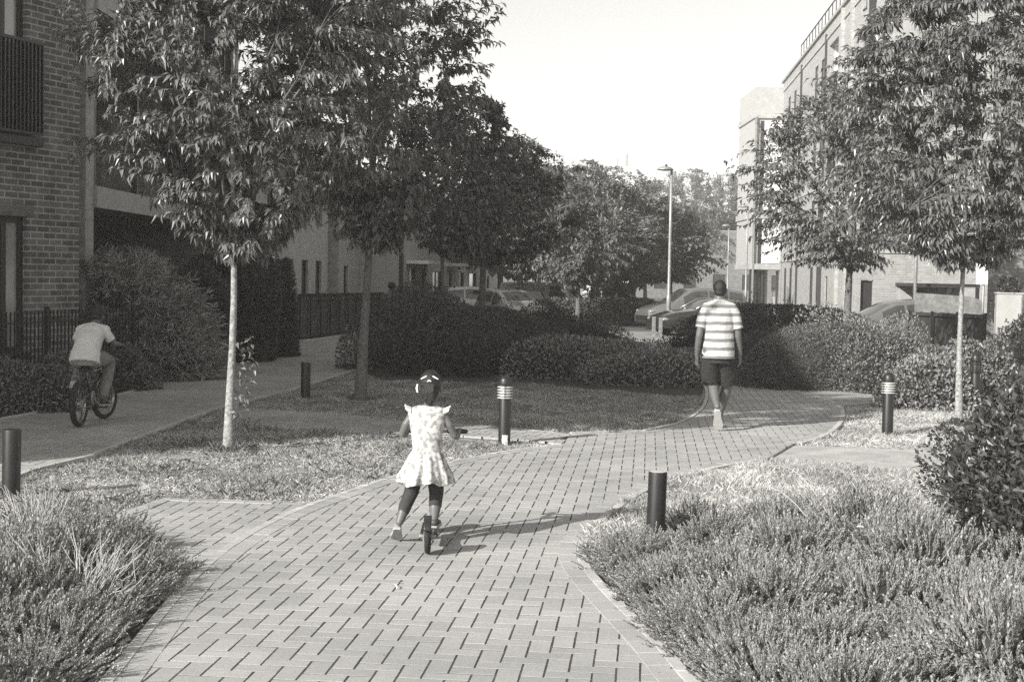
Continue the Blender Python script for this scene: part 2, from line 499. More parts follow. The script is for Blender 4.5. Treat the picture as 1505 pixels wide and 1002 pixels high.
def herringbone(name, polys, ang, z0, ox=0, oy=0, exclude=()):
    """real 200 x 100 mm blocks with chamfers and open joints"""
    allp = np.array([p for q in polys for p in q])
    ca, sa = cos(ang), sin(ang)
    U = allp[:, 0] * ca + allp[:, 1] * sa; V = -allp[:, 0] * sa + allp[:, 1] * ca
    i0, i1 = int(U.min() * 10) - 3, int(U.max() * 10) + 3
    j0, j1 = int(V.min() * 10) - 3, int(V.max() * 10) + 3
    I, J = np.meshgrid(np.arange(i0, i1), np.arange(j0, j1))
    I = I.ravel(); J = J.ravel()
    t = (I - J) % 4
    hs = t == 0; vs_ = t == 3
    cx = np.concatenate([(I[hs] + 1.0), (I[vs_] + .5)]) * .1 + ox
    cy = np.concatenate([(J[hs] + .5), (J[vs_] + 1.0)]) * .1 + oy
    hx = np.concatenate([np.full(hs.sum(), .0963), np.full(vs_.sum(), .0463)])
    hy = np.concatenate([np.full(hs.sum(), .0463), np.full(vs_.sum(), .0963)])
    wx = cx * ca - cy * sa; wy = cx * sa + cy * ca
    keep = np.zeros(len(wx), bool)
    for ax, ay in ((0,0),(.8,.8),(.8,-.8),(-.8,.8),(-.8,-.8)):
        lx_, ly_ = cx + ax*hx, cy + ay*hy
        for p in polys: keep |= inside(p, lx_*ca - ly_*sa, lx_*sa + ly_*ca)
    for p in exclude: keep &= ~inside(p, wx, wy)
    cx, cy, hx, hy, wx, wy = [a[keep] for a in (cx, cy, hx, hy, wx, wy)]
    n = len(cx)
    def snap(X, Y):
        ins_ = np.zeros(X.shape, bool)
        for p in polys: ins_ |= inside(p, X, Y)
        idx = np.argwhere(~ins_)
        if not len(idx): return X, Y, ins_
        q = np.stack([X[~ins_], Y[~ins_]], 1); best = np.full(len(q), 1e9); bp = q.copy()
        for p in polys:
            A = np.array(p); B = np.roll(A, -1, 0); ab = B - A; l2 = np.maximum((ab**2).sum(1), 1e-12)
            for a_, d_, l_ in zip(A, ab, l2):
                t_ = np.clip(((q - a_) @ d_)/l_, 0, 1); c_ = a_ + t_[:, None]*d_; dd = ((q - c_)**2).sum(1)
                k_ = dd < best; best[k_] = dd[k_]; bp[k_] = c_[k_]
        X = X.copy(); Y = Y.copy(); X[~ins_] = bp[:, 0]; Y[~ins_] = bp[:, 1]
        return X, Y, ins_
    rr = np.random.default_rng(3)
    hx = hx - rr.uniform(0, .0016, n); hy = hy - rr.uniform(0, .0016, n)
    dz = rr.normal(.0002, .0004, n).clip(-.0004, .002); tx = rr.normal(0, .004, n); ty = rr.normal(0, .004, n)
    rz = rr.normal(0, .006, n)
    zt = z0 + .022 + dz
    V_ = np.zeros((n, 12, 3))
    ch = .0009
    sg = [(-1,-1),(1,-1),(1,1),(-1,1)]
    for k, (a, b) in enumerate(sg):
        for lv, (ins, zz) in enumerate([(0, -.020), (0, -ch), (ch, 0)]):
            lx = a * (hx - ins); ly = b * (hy - ins)
            lx2 = lx * np.cos(rz) - ly * np.sin(rz); ly2 = lx * np.sin(rz) + ly * np.cos(rz)
            px = cx + lx2; py = cy + ly2
            V_[:, lv * 4 + k, 0] = px * ca - py * sa
            V_[:, lv * 4 + k, 1] = px * sa + py * ca
            V_[:, lv * 4 + k, 2] = zt + zz + lx * tx + ly * ty
    V_[:, :, 0], V_[:, :, 1], _ = snap(V_[:, :, 0], V_[:, :, 1])
    V_[:, :, 2] += gz_np(V_[:, :, 1])
    F_ = []
    for lv in (0, 1):
        for k in range(4):
            k2 = (k + 1) % 4
            F_.append((lv*4+k, lv*4+k2, lv*4+4+k2, lv*4+4+k))
    F_.append((8, 9, 10, 11))
    F_ = (np.arange(n)[:, None, None] * 12 + np.array(F_)[None]).reshape(-1, 4)
    me = mesh_np(name, V_.reshape(-1, 3), F_)
    return tag(link(name, me, None, M['paver']), kind='structure')

ANG = radians(-5.3)
flat_poly('path_joints', MAIN_POLY, .0263, M['joint'])
herringbone('path', [MAIN_POLY], ANG, .006)
flat_poly('path_joints', BIKE_POLY, .0253, M['joint'])
herringbone('path', [BIKE_POLY], ANG + radians(90), .005)
flat_poly('path_joints', CROSS_POLY, .0238, M['joint'])
herringbone('path', [CROSS_POLY], radians(-16), .0035, exclude=[MAIN_POLY, BIKE_POLY])
flat_poly('path_joints', APRON_POLY, .0243, M['joint'])
herringbone('path', [APRON_POLY], ANG, .004, exclude=[MAIN_POLY])
herringbone('path', [UPPER_POLY], ANG, .003, exclude=[MAIN_POLY])
flat_poly('path_joints', BAND_POLY, .0243, M['joint'])
herringbone('path', [BAND_POLY], radians(-40), .004, exclude=[MAIN_POLY])
M['path_worn'] = mat('worn sandy path', .40, .95, .22, 3, bump=.4, bscale=80, scale2=25, var2=.15)
flat_poly('path', STRIP_POLY, .009, M['path_worn'])

def resample(line, step):
    P = np.array(line); d = np.r_[0, np.cumsum(np.linalg.norm(np.diff(P, axis=0), axis=1))]
    s = np.arange(0, d[-1], step)
    return np.stack([np.interp(s, d, P[:, 0]), np.interp(s, d, P[:, 1])], 1)

def course(name, line, off0, off1, step, gap, z, mt, side=1, ch=.001, kind='structure'):
    """row of blocks laid along a curve between two offsets (side=+1: to the left of travel)"""
    P = resample(line, step)
    T = np.gradient(P, axis=0); T /= np.linalg.norm(T, axis=1)[:, None]
    Nn = np.stack([-T[:, 1], T[:, 0]], 1) * side
    mb = MB()
    for i in range(len(P) - 1):
        a, b = P[i], P[i + 1]; na, nb = Nn[i], Nn[i + 1]; t = T[i]
        g = gap / 2
        lo = [a + na*off0 + t*g, b + nb*off0 - t*g, b + nb*off1 - t*g, a + na*off1 + t*g]
        c = sum(lo) / 4
        hi = [p + (c - p) / np.linalg.norm(c - p) * ch * 1.3 for p in lo]
        zz = z + gz(0, a[1]) + random.gauss(0, .0008)
        vs = [(*p, zz - .03) for p in lo] + [(*p, zz - ch) for p in lo] + [(*p, zz) for p in hi]
        fs = []
        for lv in (0, 1):
            for k in range(4):
                k2 = (k + 1) % 4
                fs.append((lv*4+k, lv*4+k2, lv*4+4+k2, lv*4+4+k))
        fs.append((8, 9, 10, 11))
        if side < 0: fs = [f[::-1] for f in fs]
        mb.add(vs, fs)
    return tag(mb.build(name, mt), kind=kind)

for ln, sd_ in ((WL, -1), (WR, 1), (WC[::-1], -1)):
    course('edging', ln, 0.0, .105, .205, .009, .0312, M['paver'], sd_)
    course('kerb', ln, -.060, -.002, .2, .003, .033, M['kerb'], sd_, .003)
course('edging', BIKE_N, 0.0, .105, .205, .007, .0305, M['paver'], 1)
course('kerb', BIKE_N, -.062, -.006, .9, .006, .043, M['kerb'], 1, .006)
course('kerb', BIKE_F, -.06, .0, .9, .006, .043, M['kerb'], -1, .006)
course('edging', W2([(150,772),(177,760),(237,738),(330,740),(446,744)]), 0.0, .1, .205, .006, .0325, M['paver'], -1)
course('edging', UP_L, 0.0, .105, .205, .007, .0315, M['paver'], -1)
course('kerb', UP_L, -.05, -.006, .9, .006, .040, M['kerb'], -1, .006)
course('kerb', W2([(330,598),(400,606),(530,614),(600,624),(672,626),(750,632),(835,641)]), -.05, 0, .2, .006, .027, M['paver'], -1, .005)
course('kerb', W2([(330,620),(400,628),(480,636),(560,639)]), -.05, 0, .2, .006, .027, M['paver'], 1, .005)

# parking court far behind, and the road beyond it
M['court'] = brick_mat('paved parking court', .27, .32, .16, .2, .1, .007, horiz=True, bump=.2)
COURT = W2([(840,500),(850,474),(870,466),(960,462),(1130,463),(1160,500),(1090,514),(1010,520),(930,516)])
flat_poly('parking_court', COURT, .004, M['court'])
M['asphalt'] = mat('asphalt', .10, .9, .2, 8, bump=.3)
flat_poly('road', [(-16, 52), (7.5, 55), (7.5, 64), (-16, 63)], .006, M['asphalt'])
flat_poly('road', [(8.5, 60), (13, 62), (28, 400), (14, 400)], .005, M['asphalt'])

# beds of bare soil
def bed(pts, z=.008): return flat_poly('soil', W2(pts), z, M['soil'])
bedL = W2([(168,1002),(210,945),(256,888),(262,870),(230,830),(160,800),(60,800),(-80,790),(-260,860),(-300,1002)])
flat_poly('soil', [(-3.0, -1.0), (-1.36, -1.0), (-1.58, 4.6)] + bedL[1:-1] + [(-4.5, 4)], .011, M['soil'])
bedR = W2([(1012,1002),(975,957),(920,900),(885,862),(865,835),(862,812),(872,795),(960,780),(1100,755),(1290,740),(1400,700),(1600,700),(1700,800),(1750,1002)])
flat_poly('soil', [(1.26, 2.5)] + bedR + [(3.6, 2.5)], .0115, M['soil'])
bed([(520,560),(560,562),(760,566),(1030,586),(1036,560),(985,512),(830,470),(560,470)], .007)
bed([(1100,552),(1180,569),(1330,577),(1500,568),(1500,520),(1330,480),(1100,470)], .007)
bed([(-60,618),(0,614),(102,597),(207,570),(329,524),(430,501),(430,490),(200,520),(-60,570)], .007)
# ------------------------------------------------------------ buildings
def wall(name, parent, x, y, rz, L, H, ops, mt, depth=.16, z0=0.0, label=None):
    """wall in its own frame: x along, z up, outside towards -y; ops = openings (x0,x1,z0,z1)"""
    xs = sorted(set([0, L] + [o[0] for o in ops] + [o[1] for o in ops]))
    zs = sorted(set([0, H] + [o[2] for o in ops] + [o[3] for o in ops]))
    mb = MB()
    for i in range(len(xs) - 1):
        for j in range(len(zs) - 1):
            cx, cz = (xs[i] + xs[i+1]) / 2, (zs[j] + zs[j+1]) / 2
            if any(o[0] < cx < o[1] and o[2] < cz < o[3] for o in ops): continue
            mb.add([(xs[i],0,zs[j]),(xs[i+1],0,zs[j]),(xs[i+1],0,zs[j+1]),(xs[i],0,zs[j+1])], [(0,1,2,3)])
    for (a, b, c, d) in ops:
        mb.add([(a,0,c),(a,depth,c),(a,depth,d),(a,0,d)], [(3,2,1,0)])
        mb.add([(b,0,c),(b,depth,c),(b,depth,d),(b,0,d)], [(0,1,2,3)])
        mb.add([(a,0,c),(b,0,c),(b,depth,c),(a,depth,c)], [(0,1,2,3)])
        mb.add([(a,0,d),(b,0,d),(b,depth,d),(a,depth,d)], [(3,2,1,0)])
    o = mb.build(name, mt, parent)
    o.location = (x, y, z0); o.rotation_euler = (0, 0, rz)
    if label: o['label'] = label
    return o

def window(parent, x, y, rz, op, nm=1, nh=0, dep=.11, fw=.055, fm=None, z0=0.0, name='window', sill=True, glass=None):
    """a framed window standing in an opening of a wall placed at x, y, rz"""
    a, b, c, d = op
    fm = fm or M['frame']
    mb = MB()
    y0, y1 = dep - .035, dep + .02
    mb.box(a, a+fw, y0, y1, c, d); mb.box(b-fw, b, y0, y1, c, d)
    mb.box(a+fw, b-fw, y0+.001, y1, c, c+fw); mb.box(a+fw, b-fw, y0+.001, y1, d-fw, d)
    for k in range(1, nm+1):
        xx = a + (b-a)*k/(nm+1)
        mb.box(xx-fw/2, xx+fw/2, y0+.004, y1, c+fw, d-fw)
    for k in range(1, nh+1):
        zz = c + (d-c)*k/(nh+1)
        mb.box(a+fw, b-fw, y0+.008, y1, zz-fw/2, zz+fw/2)
    if sill: mb.box(a-.04, b+.04, -.04, .05, c-.05, c-.002)
    w = mb.build(name, fm, parent)
    w.location = (x, y, z0); w.rotation_euler = (0, 0, rz)
    g = MB().box(a+.01, b-.01, dep, dep+.012, c+.01, d-.01)
    g.build('pane', glass or M['glass'], w)
    return w

def railing(parent, x, y, rz, L, h, z0, name='balcony_railing', step=.11, pw=.012):
    mb = MB()
    mb.box(0, L, -.03, .02, h-.04, h)
    mb.box(0, L, -.02, .01, .04, .075)
    n = int(L/step)
    for i in range(n+1):
        xx = .006 + (L-.02)*i/n
        mb.box(xx-pw/2, xx+pw/2, -.025, .014, .075, h-.04)
    o = mb.build(name, M['iron'], parent)
    o.location = (x, y, z0); o.rotation_euler = (0,0,rz)
    return o

def block(name, label, org, rz, L, D, H, mt, front=(), right=(), left=(), cat='building', z0=None, roof_over=.0, parapet=True):
    b = empty(name, (org[0], org[1], (gz(*org[:2]) if z0 is None else z0) - .05), rz)
    tag(b, label, cat)
    wall('wall', b, 0, 0, 0, L, H, [o[:4] for o in front], mt)
    wall('wall', b, L, 0, pi/2, D, H, [o[:4] for o in right], mt)
    wall('wall', b, 0, D, -pi/2, D, H, [o[:4] for o in left], mt)
    wall('wall', b, L, D, pi, L, H, [], mt)
    for ops, (x, y, r) in ((front, (0,0,0)), (right, (L,0,pi/2)), (left, (0,D,-pi/2))):
        for o in ops:
            kw = o[4] if len(o) > 4 else {}
            if kw is None: continue
            window(b, x, y, r, o[:4], **kw)
    mb = MB()
    mb.box(-.03, L+.03, -.03, D+.03, H, H+.09)
    mb.build('roof', M['roof'], b)
    return b

# A: red brick block close on the left; its wall runs away towards the right
a_ang = atan2(.933, .36)             # wall direction, measured from +X
ca_, sa_ = cos(a_ang), sin(a_ang)
corner = at(116, 400, 21.0)
LA = 18.2
orgA = (corner.x - ca_*LA, corner.y - sa_*LA)
def s_at(px, py=400):
    """distance along wall A at which a photo column meets it"""
    r = ray(px, py)
    k = r.x / r.y
    s = (corner.x - k*corner.y) / (ca_ - k*sa_)
    return LA - s
def zA(px, py):
    s = s_at(px, py); X = orgA[0] + ca_*s; Y = orgA[1] + sa_*s
    return at(px, py, Y).z + .05
s45, s55, s_0 = s_at(40), s_at(45), s_at(0)
gw = (s_at(-110), s45, .55, zA(30, 318))
uw = (s_at(-120), s_at(40, 60), zA(30, 207) + .12, zA(30, -120))
M['pane_pale'] = mat('pale reflecting glass', .30, .15, .45, 1.4, spec=.8)
opsA = [(*gw, dict(nm=4, nh=0, fw=.09, glass=M['pane_pale'])), (*uw, dict(nm=4, fw=.09, glass=M['pane_pale']))]
for k in range(3):
    opsA.append((3.0 + k*4.2, 4.6 + k*4.2, .6, 2.5)) if k < 2 else None
    if k < 2: opsA.append((3.0 + k*4.2, 4.6 + k*4.2, 3.6, 5.6))
A = block('brick_block', 'dark red brick apartment block at the left edge with a barred balcony over its window', orgA, a_ang, LA, 7.5, 11.8, M['brick_red'], front=opsA)
bz = zA(30, 207)
mb = MB(); mb.box(uw[0]-.2, s_at(54, 200), -.13, .0, bz-.06, bz+.05)
mb.build('balcony_slab', M['frame'], A)
rl = railing(A, uw[0]-.2, -.10, 0, s_at(54, 130)-uw[0]+.2, zA(54, 64)-bz-.05, bz+.05, step=.075, pw=.022)
mb = MB(); mb.box(s45-.02-1.4, s45+.12, -.012, .0, gw[3], gw[3]+.16)
mb.build('lintel', M['brick_dark'], A)

# B: set back range with a first-floor deck over an open car port
xB = at(131, 400, 21.8).x
B = empty('apartment_range', (xB, 21.6, -.05), pi/2)   # x runs away from the camera, inside is -X
tag(B, 'brick range with a raised deck over a dark car port, behind the red brick block', 'building')
LB, HB = 11.5, 8.7
z1 = 2.95
def sB(px):    # distance along B for a photo column
    k = ray(px, 400).x / ray(px, 400).y
    return xB / k - 21.6
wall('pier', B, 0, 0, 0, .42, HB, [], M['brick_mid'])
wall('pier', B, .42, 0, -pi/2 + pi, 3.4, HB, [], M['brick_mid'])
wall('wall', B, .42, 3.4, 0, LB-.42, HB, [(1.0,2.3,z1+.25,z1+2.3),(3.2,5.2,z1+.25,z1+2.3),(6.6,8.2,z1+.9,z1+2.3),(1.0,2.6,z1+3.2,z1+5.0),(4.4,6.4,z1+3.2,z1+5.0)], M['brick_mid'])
for o in [(1.0,2.3,z1+.25,z1+2.3),(3.2,5.2,z1+.25,z1+2.3),(6.6,8.2,z1+.9,z1+2.3),(1.0,2.6,z1+3.2,z1+5.0),(4.4,6.4,z1+3.2,z1+5.0)]:
    window(B, .42, 3.4, 0, o, nm=1, nh=1 if o[0] == 1.0 else 0, fm=M['white'], glass=M['pane_pale'] if o[0] == 1.0 else None)
for zz in (z1, z1+2.95):
    mb = MB(); mb.box(.42, LB-.3, -.05, 3.4, zz-.32, zz); mb.build('deck', M['concrete'], B)
for k, xx in enumerate((.5, 3.0, 5.6, 8.2, 10.3)):
    mb = MB(); mb.box(xx, xx+.1, .02, .12, z1, HB); mb.build('post', M['frame'], B)
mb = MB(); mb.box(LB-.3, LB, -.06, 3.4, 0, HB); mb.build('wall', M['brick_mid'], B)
mb = MB(); mb.box(.0, LB, -.1, 9, HB, HB+.2); mb.build('roof', M['roof'], B)
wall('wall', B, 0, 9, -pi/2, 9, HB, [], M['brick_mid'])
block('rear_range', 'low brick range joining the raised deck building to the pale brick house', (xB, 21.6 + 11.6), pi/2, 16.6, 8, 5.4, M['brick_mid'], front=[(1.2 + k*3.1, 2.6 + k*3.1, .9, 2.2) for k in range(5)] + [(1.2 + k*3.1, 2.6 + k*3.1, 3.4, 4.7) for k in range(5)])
railing(B, .6, .06, 0, LB-.95, 1.0, z1+2.95, step=.12)

# C: brick gable wall facing the camera
c0 = at(398, 400, 50); c1 = at(497, 400, 50)
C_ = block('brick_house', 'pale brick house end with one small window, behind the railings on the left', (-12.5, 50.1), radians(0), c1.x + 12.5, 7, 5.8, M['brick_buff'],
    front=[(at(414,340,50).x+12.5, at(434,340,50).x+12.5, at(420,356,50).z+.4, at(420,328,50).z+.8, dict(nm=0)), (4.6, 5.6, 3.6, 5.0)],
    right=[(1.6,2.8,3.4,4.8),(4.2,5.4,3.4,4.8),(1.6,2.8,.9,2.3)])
# D: recessed balconies between C and E
d0 = at(500, 400, 58); d1 = at(590, 400, 58)
D = empty('balcony_range', (d0.x - .6, 59.0, gz(0, 59)), radians(4))
tag(D, 'grey recessed balcony bays with dark posts beside the pale brick house end', 'building')
DL = d1.x - d0.x + .6
wall('wall', D, 0, 0, 0, DL, 5.7, [(.8,1.9,.2,2.4),(.9,1.7,3.2,5.2),(2.35,3.0,3.0,5.2)], M['grey_panel'])
for o in [(.8,1.9,.2,2.4),(.9,1.7,3.2,5.2)]:
    window(D, 0, 0, 0, o, nm=1, fm=M['frame'])
window(D, 0, 0, 0, (2.35,3.0,3.0,5.2), nm=0, nh=1, fm=M['white'], glass=M['pale_panel'])
for zz in (2.75,):
    mb = MB(); mb.box(0, DL, -1.3, -.01, zz, zz+.2); mb.build('balcony_slab', M['concrete'], D)
for xx in (.1, 1.25, DL-.95, DL-.12):
    mb = MB(); mb.box(xx, xx+.12, -1.42, -1.31, 0, 5.6); mb.build('post', M['frame'], D)
mb = MB(); mb.box(1.4, 2.4, -1.34, -1.305, 2.95, 5.6); mb.build('screen_panel', M['grey_panel'], D)
mb = MB(); mb.box(2.5, DL-.2, -1.30, -1.27, .1, 2.7); mb.build('screen_panel', M['grey_panel'], D)
mb = MB(); mb.box(-.1, DL+.1, -1.5, 4, 5.72, 5.9); mb.build('roof', M['roof'], D)
# E: long rendered wall running away
e0 = at(586, 400, 57)
e_ang = atan2(56, 3.6)
EL = 56
E = empty('terrace_block', (e0.x, e0.y, gz(0, 48) - .02), e_ang)
tag(E, 'long pale rendered terrace running away, with dark doors under flat white canopies', 'building')
def sE(px):
    k = ray(px, 400).x / ray(px, 400).y
    return (e0.x - k*e0.y) / (k*sin(e_ang) - cos(e_ang))
def winE(p0, p1, zz0, zz1, **kw):
    return (sE(p0), sE(p1), zz0, zz1, kw)
eops = [winE(597, 604, 3.45, 5.2, nm=0), winE(602, 612, .15, 2.3, nm=0, name='door', sill=False), winE(620, 626, .15, 2.3, nm=0, name='door', sill=False),
        winE(636, 650, .15, 2.15, nm=1, name='door', sill=False), winE(660, 664, .15, 2.2, nm=0, name='door', sill=False), winE(676, 682, .9, 2.1, nm=0), winE(690, 700, .15, 2.1, nm=0, name='door', sill=False), winE(716, 719, .8, 1.9, nm=0),
        winE(640, 650, 3.6, 5.2), winE(672, 680, 3.6, 5.2), winE(700, 706, 3.6, 5.2)]
wall('wall', E, 0, 0, 0, EL, 5.5, [o[:4] for o in eops], M['concrete'])
for o in eops: window(E, 0, 0, 0, o[:4], **o[4])
for p0, p1 in ((597, 628), (656, 668), (686, 702)):
    mb = MB(); mb.box(sE(p0), sE(p1), -.9, -.001, 2.42, 2.56); mb.build('canopy', M['white'], E)
wall('wall', E, 0, 8, -pi/2, 8, 5.5, [], M['concrete'])
mb = MB(); mb.box(-.1, EL, -.15, 8, 5.52, 5.7); mb.build('roof', M['roof'], E)
mb = MB(); mb.box(.05, .16, -.12, -.002, 0, 5.5); mb.build('drainpipe', M['frame'], E)

# R1: long lit brick block on the right with a glazed stair bay at its far end
r_dir = radians(90 - 4.6)
fdx, fdy = cos(r_dir), sin(r_dir)
rx0, ry0 = 15.4, 85.0
def Rp(y): return rx0 - (ry0 - y) * fdx / fdy
R1 = block('brick_apartment_block', 'long pale brick apartment block on the right with slit windows and deep balcony recesses', (Rp(58), 58), r_dir - pi, 0.01, 0.01, .01, M['brick_buff'])
for ch in list(R1.children): bpy.data.objects.remove(ch)
R1.location = (Rp(ry0), ry0, gz(0, 60)); R1.rotation_euler = (0,0, r_dir + pi)   # x runs towards the camera, outside is -X world
RL = (ry0 - 52) / fdy
def sR(px):
    k = ray(px, 300).x / ray(px, 300).y
    # point (Rp(y), y): Rp(y) = rx0 - (ry0-y)*m ; = k*y
    mm = fdx / fdy
    y = (rx0 - ry0*mm) / (k - mm)
    return (ry0 - y) / fdy
fl = [2.9*i for i in range(5)]
r1ops = []
for zf in (.3, 3.4, 6.6, 9.75):
    for px in (1155, 1163, 1193, 1202):
        r1ops.append((sR(px), sR(px)+1.15, zf+.6, zf+2.35, dict(nm=0, glass=M['glass_dull'], dep=.045)))
for zf in (3.4, 6.6, 9.95):
    r1ops.append((sR(1213), sR(1226), zf, zf+2.4, None))
r1ops.append((sR(1206), sR(1209), .4, 2.2, dict(nm=0))); r1ops.append((sR(1215), sR(1219), .4, 2.2, dict(nm=0)))
wall('wall', R1, 0, 0, 0, RL, 13.3, [o[:4] for o in r1ops], M['brick_buff'], depth=.22)
for o in r1ops:
    if o[4] is not None: window(R1, 0, 0, 0, o[:4], **o[4])
for zf in (3.4, 6.6, 9.95):
    a, b_ = sR(1213), sR(1226)
    mb = MB(); mb.box(a, b_, .225, 2.0, zf-.02, zf); mb.box(a, b_, .225, 2.0, zf+2.4, zf+2.42); mb.box(a-.02, a, .225, 2.0, zf, zf+2.4); mb.box(b_, b_+.02, .225, 2.0, zf, zf+2.4); mb.box(a, b_, 2.0, 2.05, zf, zf+2.4)
    mb.build('balcony_recess', M['pale_panel'], R1)
    railing(R1, a, .03, 0, b_-a, 1.0, zf)
mb = MB(); mb.box(-.3, RL, -.1, 9, 13.32, 13.45); mb.build('roof', M['roof'], R1)
mb = MB(); mb.box(-1.2, 9, 1.2, 8, 13.46, 14.6); mb.build('roof_storey', M['concrete'], R1)
rail = railing(R1, 6, .3, 0, RL-6.2, 1.1, 13.46, name='roof_railing', step=1.2)
for zz in (3.0, 6.2, 9.4, 12.75):
    mb = MB(); mb.box(0, RL, -.05, -.003, zz, zz+.12); mb.build('string_course', M['brick_mid'], R1)
for s_ in (9.5, 19.0):
    mb = MB(); mb.box(s_, s_+.1, -.1, -.004, 0, 13.0); mb.build('drainpipe', M['frame'], R1)
# downpipe and pilasters
for px in (1233, 1247):
    s = sR(px); mb = MB(); mb.box(s, s+.35, -.14, -.002, 0, 13.2); mb.build('pilaster', M['brick_mid'], R1)

# stair bay: panelled box standing in front of the far end
by0 = 84.5; bx0 = at(1104, 420, by0).x; bx1 = at(1152, 420, by0).x
T = empty('glazed_bay', (bx0, by0, gz(0, 60)), radians(0))
tag(T, 'tall bay of white panels and glass ending the pale brick block', 'building')
bw_ = bx1 - bx0
def zT(py): return at(1125, py, by0).z - gz(0, 60)
mb = MB(); mb.box(.0, bw_, .05, 6, zT(393), zT(128)); mb.build('bay_wall', M['concrete'], T)
for py in (170, 245, 317, 392):
    mb = MB(); mb.box(-.08, bw_+.05, -.08, 6.05, zT(py)-.16, zT(py)+.16); mb.build('floor_band', M['brick_mid'], T)
for (ya, yb) in ((178, 240), (250, 312), (322, 387)):
    mb = MB(); mb.box(.55, bw_-.15, .0, .047, zT(yb), zT(ya)); mb.build('panel', M['pale_panel'], T)
    mb = MB(); mb.box(.32, .5, .0, .047, zT(yb), zT(ya)); mb.build('window', M['glass'], T)
for xx in (0.0, bw_-.1):
    mb = MB(); mb.box(xx, xx+.1, -.12, -.01, 0, zT(172)); mb.build('mullion', M['steel'], T)
mb = MB(); mb.box(.2, 1.1, 1.0, 1.1, 0, zT(394)); mb.box(1.4, bw_, .8, .9, 0, 1.0); mb.build('entrance_screen', M['concrete'], T)
for xx in (.35, .62, bw_-.4):
    mb = MB(); mb.box(xx, xx+.12, .3, .42, 0, zT(393)-.17); mb.build('column', M['frame'], T)
mb = MB(); mb.box(bw_-1.9, bw_-1.0, .7, .78, 0, zT(396)); mb.build('door', M['glass'], T)

# R2: tall brick end facing the camera
q0 = at(1286, 300, 50); q1 = at(1640, 300, 50)
r2f = []
for zf in (8.6, 11.4):
    for k in range(3): r2f.append((1.0 + k*2.9, 2.5 + k*2.9, zf, zf+1.25, dict(nm=1)))
for k in range(3): r2f.append((1.0 + k*2.9, 2.3 + k*2.9, 5.0, 6.3, dict(nm=1)))
def yL(px):
    k = ray(px, 200).x / ray(px, 200).y
    return q0.x / k
R2 = empty('brick_end_block', (q0.x, 50, gz(0, 50) - .05), 0)
tag(R2, 'tall sunlit brick block facing the camera behind the trees on the right', 'building')
H2 = 14.5
wall('wall', R2, 0, 0, 0, q1.x-q0.x, H2, [o[:4] for o in r2f], M['brick_buff'])
for o in r2f: window(R2, 0, 0, 0, o[:4], glass=M['glass_dull'], **o[4])
DD = 2.9
lop = []
for zf in (2.9, 5.8, 8.7, 11.4):
    lop += [(.5, .95, zf+.3, zf+2.2, dict(nm=0)), (1.7, 2.3, zf+.3, zf+2.2, dict(nm=0))]
wall('wall', R2, 0, DD, -pi/2, DD, H2, [o[:4] for o in lop], M['brick_buff'])
for o in lop: window(R2, 0, DD, -pi/2, o[:4], glass=M['glass_dull'], **o[4])
mb = MB(); mb.box(-.05, q1.x-q0.x, -.05, 8, H2, H2+.15); mb.build('roof', M['roof'], R2)
mb = MB(); mb.box(-.22, -.005, .6, .75, 0, H2-.4); mb.build('drainpipe', M['frame'], R2)

# low wall, car port and grey panels in front of R2
g0 = at(1262, 440, 44); g1 = at(1345, 440, 44)
GW = empty('brick_screen_wall', (g0.x, 44, gz(0, 44) - .05), 0)
tag(GW, 'plain pale brick screen wall left of the car port, behind the round-topped car', 'wall')
hz_ = at(1300, 372, 44).z - gz(0, 44) + .05
wall('wall_face', GW, 0, 0, 0, g1.x-g0.x, hz_, [(.05,.42,.0,2.1)], M['brick_buff'])
wall('wall_face', GW, 0, .3, -pi/2, .3, hz_, [], M['brick_buff'])
mb = MB(); mb.box(-.04, g1.x-g0.x+.04, -.04, .34, hz_, hz_+.07); mb.build('coping', M['concrete'], GW)
mb = MB(); mb.box(.06, .41, .1, .14, .0, 2.08); mb.build('door', M['frame'], GW)
p0, p1 = at(1342, 440, 42), at(1440, 440, 42)
CP = empty('car_port', (p0.x, 42, gz(0, 42)), 0)
tag(CP, 'flat roofed car port with a thin dark roof edge beside the screen wall', 'car port')
zc = at(1390, 417, 42).z - gz(0, 42)
wp = p1.x - p0.x
mb = MB(); mb.box(0, wp, 0, 2.0, zc-.09, zc); mb.build('roof', M['frame'], CP)
for xx in (.0, wp*.52, wp-.1):
    mb = MB(); mb.box(xx, xx+.09, .02, .11, 0, zc-.095); mb.build('post', M['frame'], CP)
mb = MB(); mb.box(.1, wp, 1.9, 1.99, 0, zc-.1); mb.build('back_wall', M['concrete'], CP)
mb = MB(); mb.box(wp*.3, wp*.42, 1.85, 1.895, 1.2, zc-.2); mb.build('window', M['glass'], CP)
def panelq(name, label, pts, Y, th, mt, cat):
    vs = [at(px, py, Y) for px, py in pts]
    c = Vector((sum(v.x for v in vs)/len(vs), Y, gz(0, Y)))
    mb = MB()
    n = len(vs)
    lo = [v - c for v in vs]
    hi = [v + Vector((0, th, 0)) for v in lo]
    mb.add(lo + hi, [tuple(range(n)), tuple(range(2*n-1, n-1, -1))] + [(i, n+i, n+(i+1)%n, (i+1)%n) for i in range(n)])
    o = mb.build(name, mt); o.location = c
    return tag(o, label, cat)
M['stained'] = mat('stained boards', .22, .85, .35, 2.5, scale2=9, var2=.25)
yq = 39.5
zb_ = 540
pq = panelq('grey_hoarding', 'stained pale grey board screen standing in front of the car port', [(1345, zb_-27), (1443, zb_-27), (1444, 442), (1428, 436), (1345, 430)], yq, .06, M['stained'], 'screen')

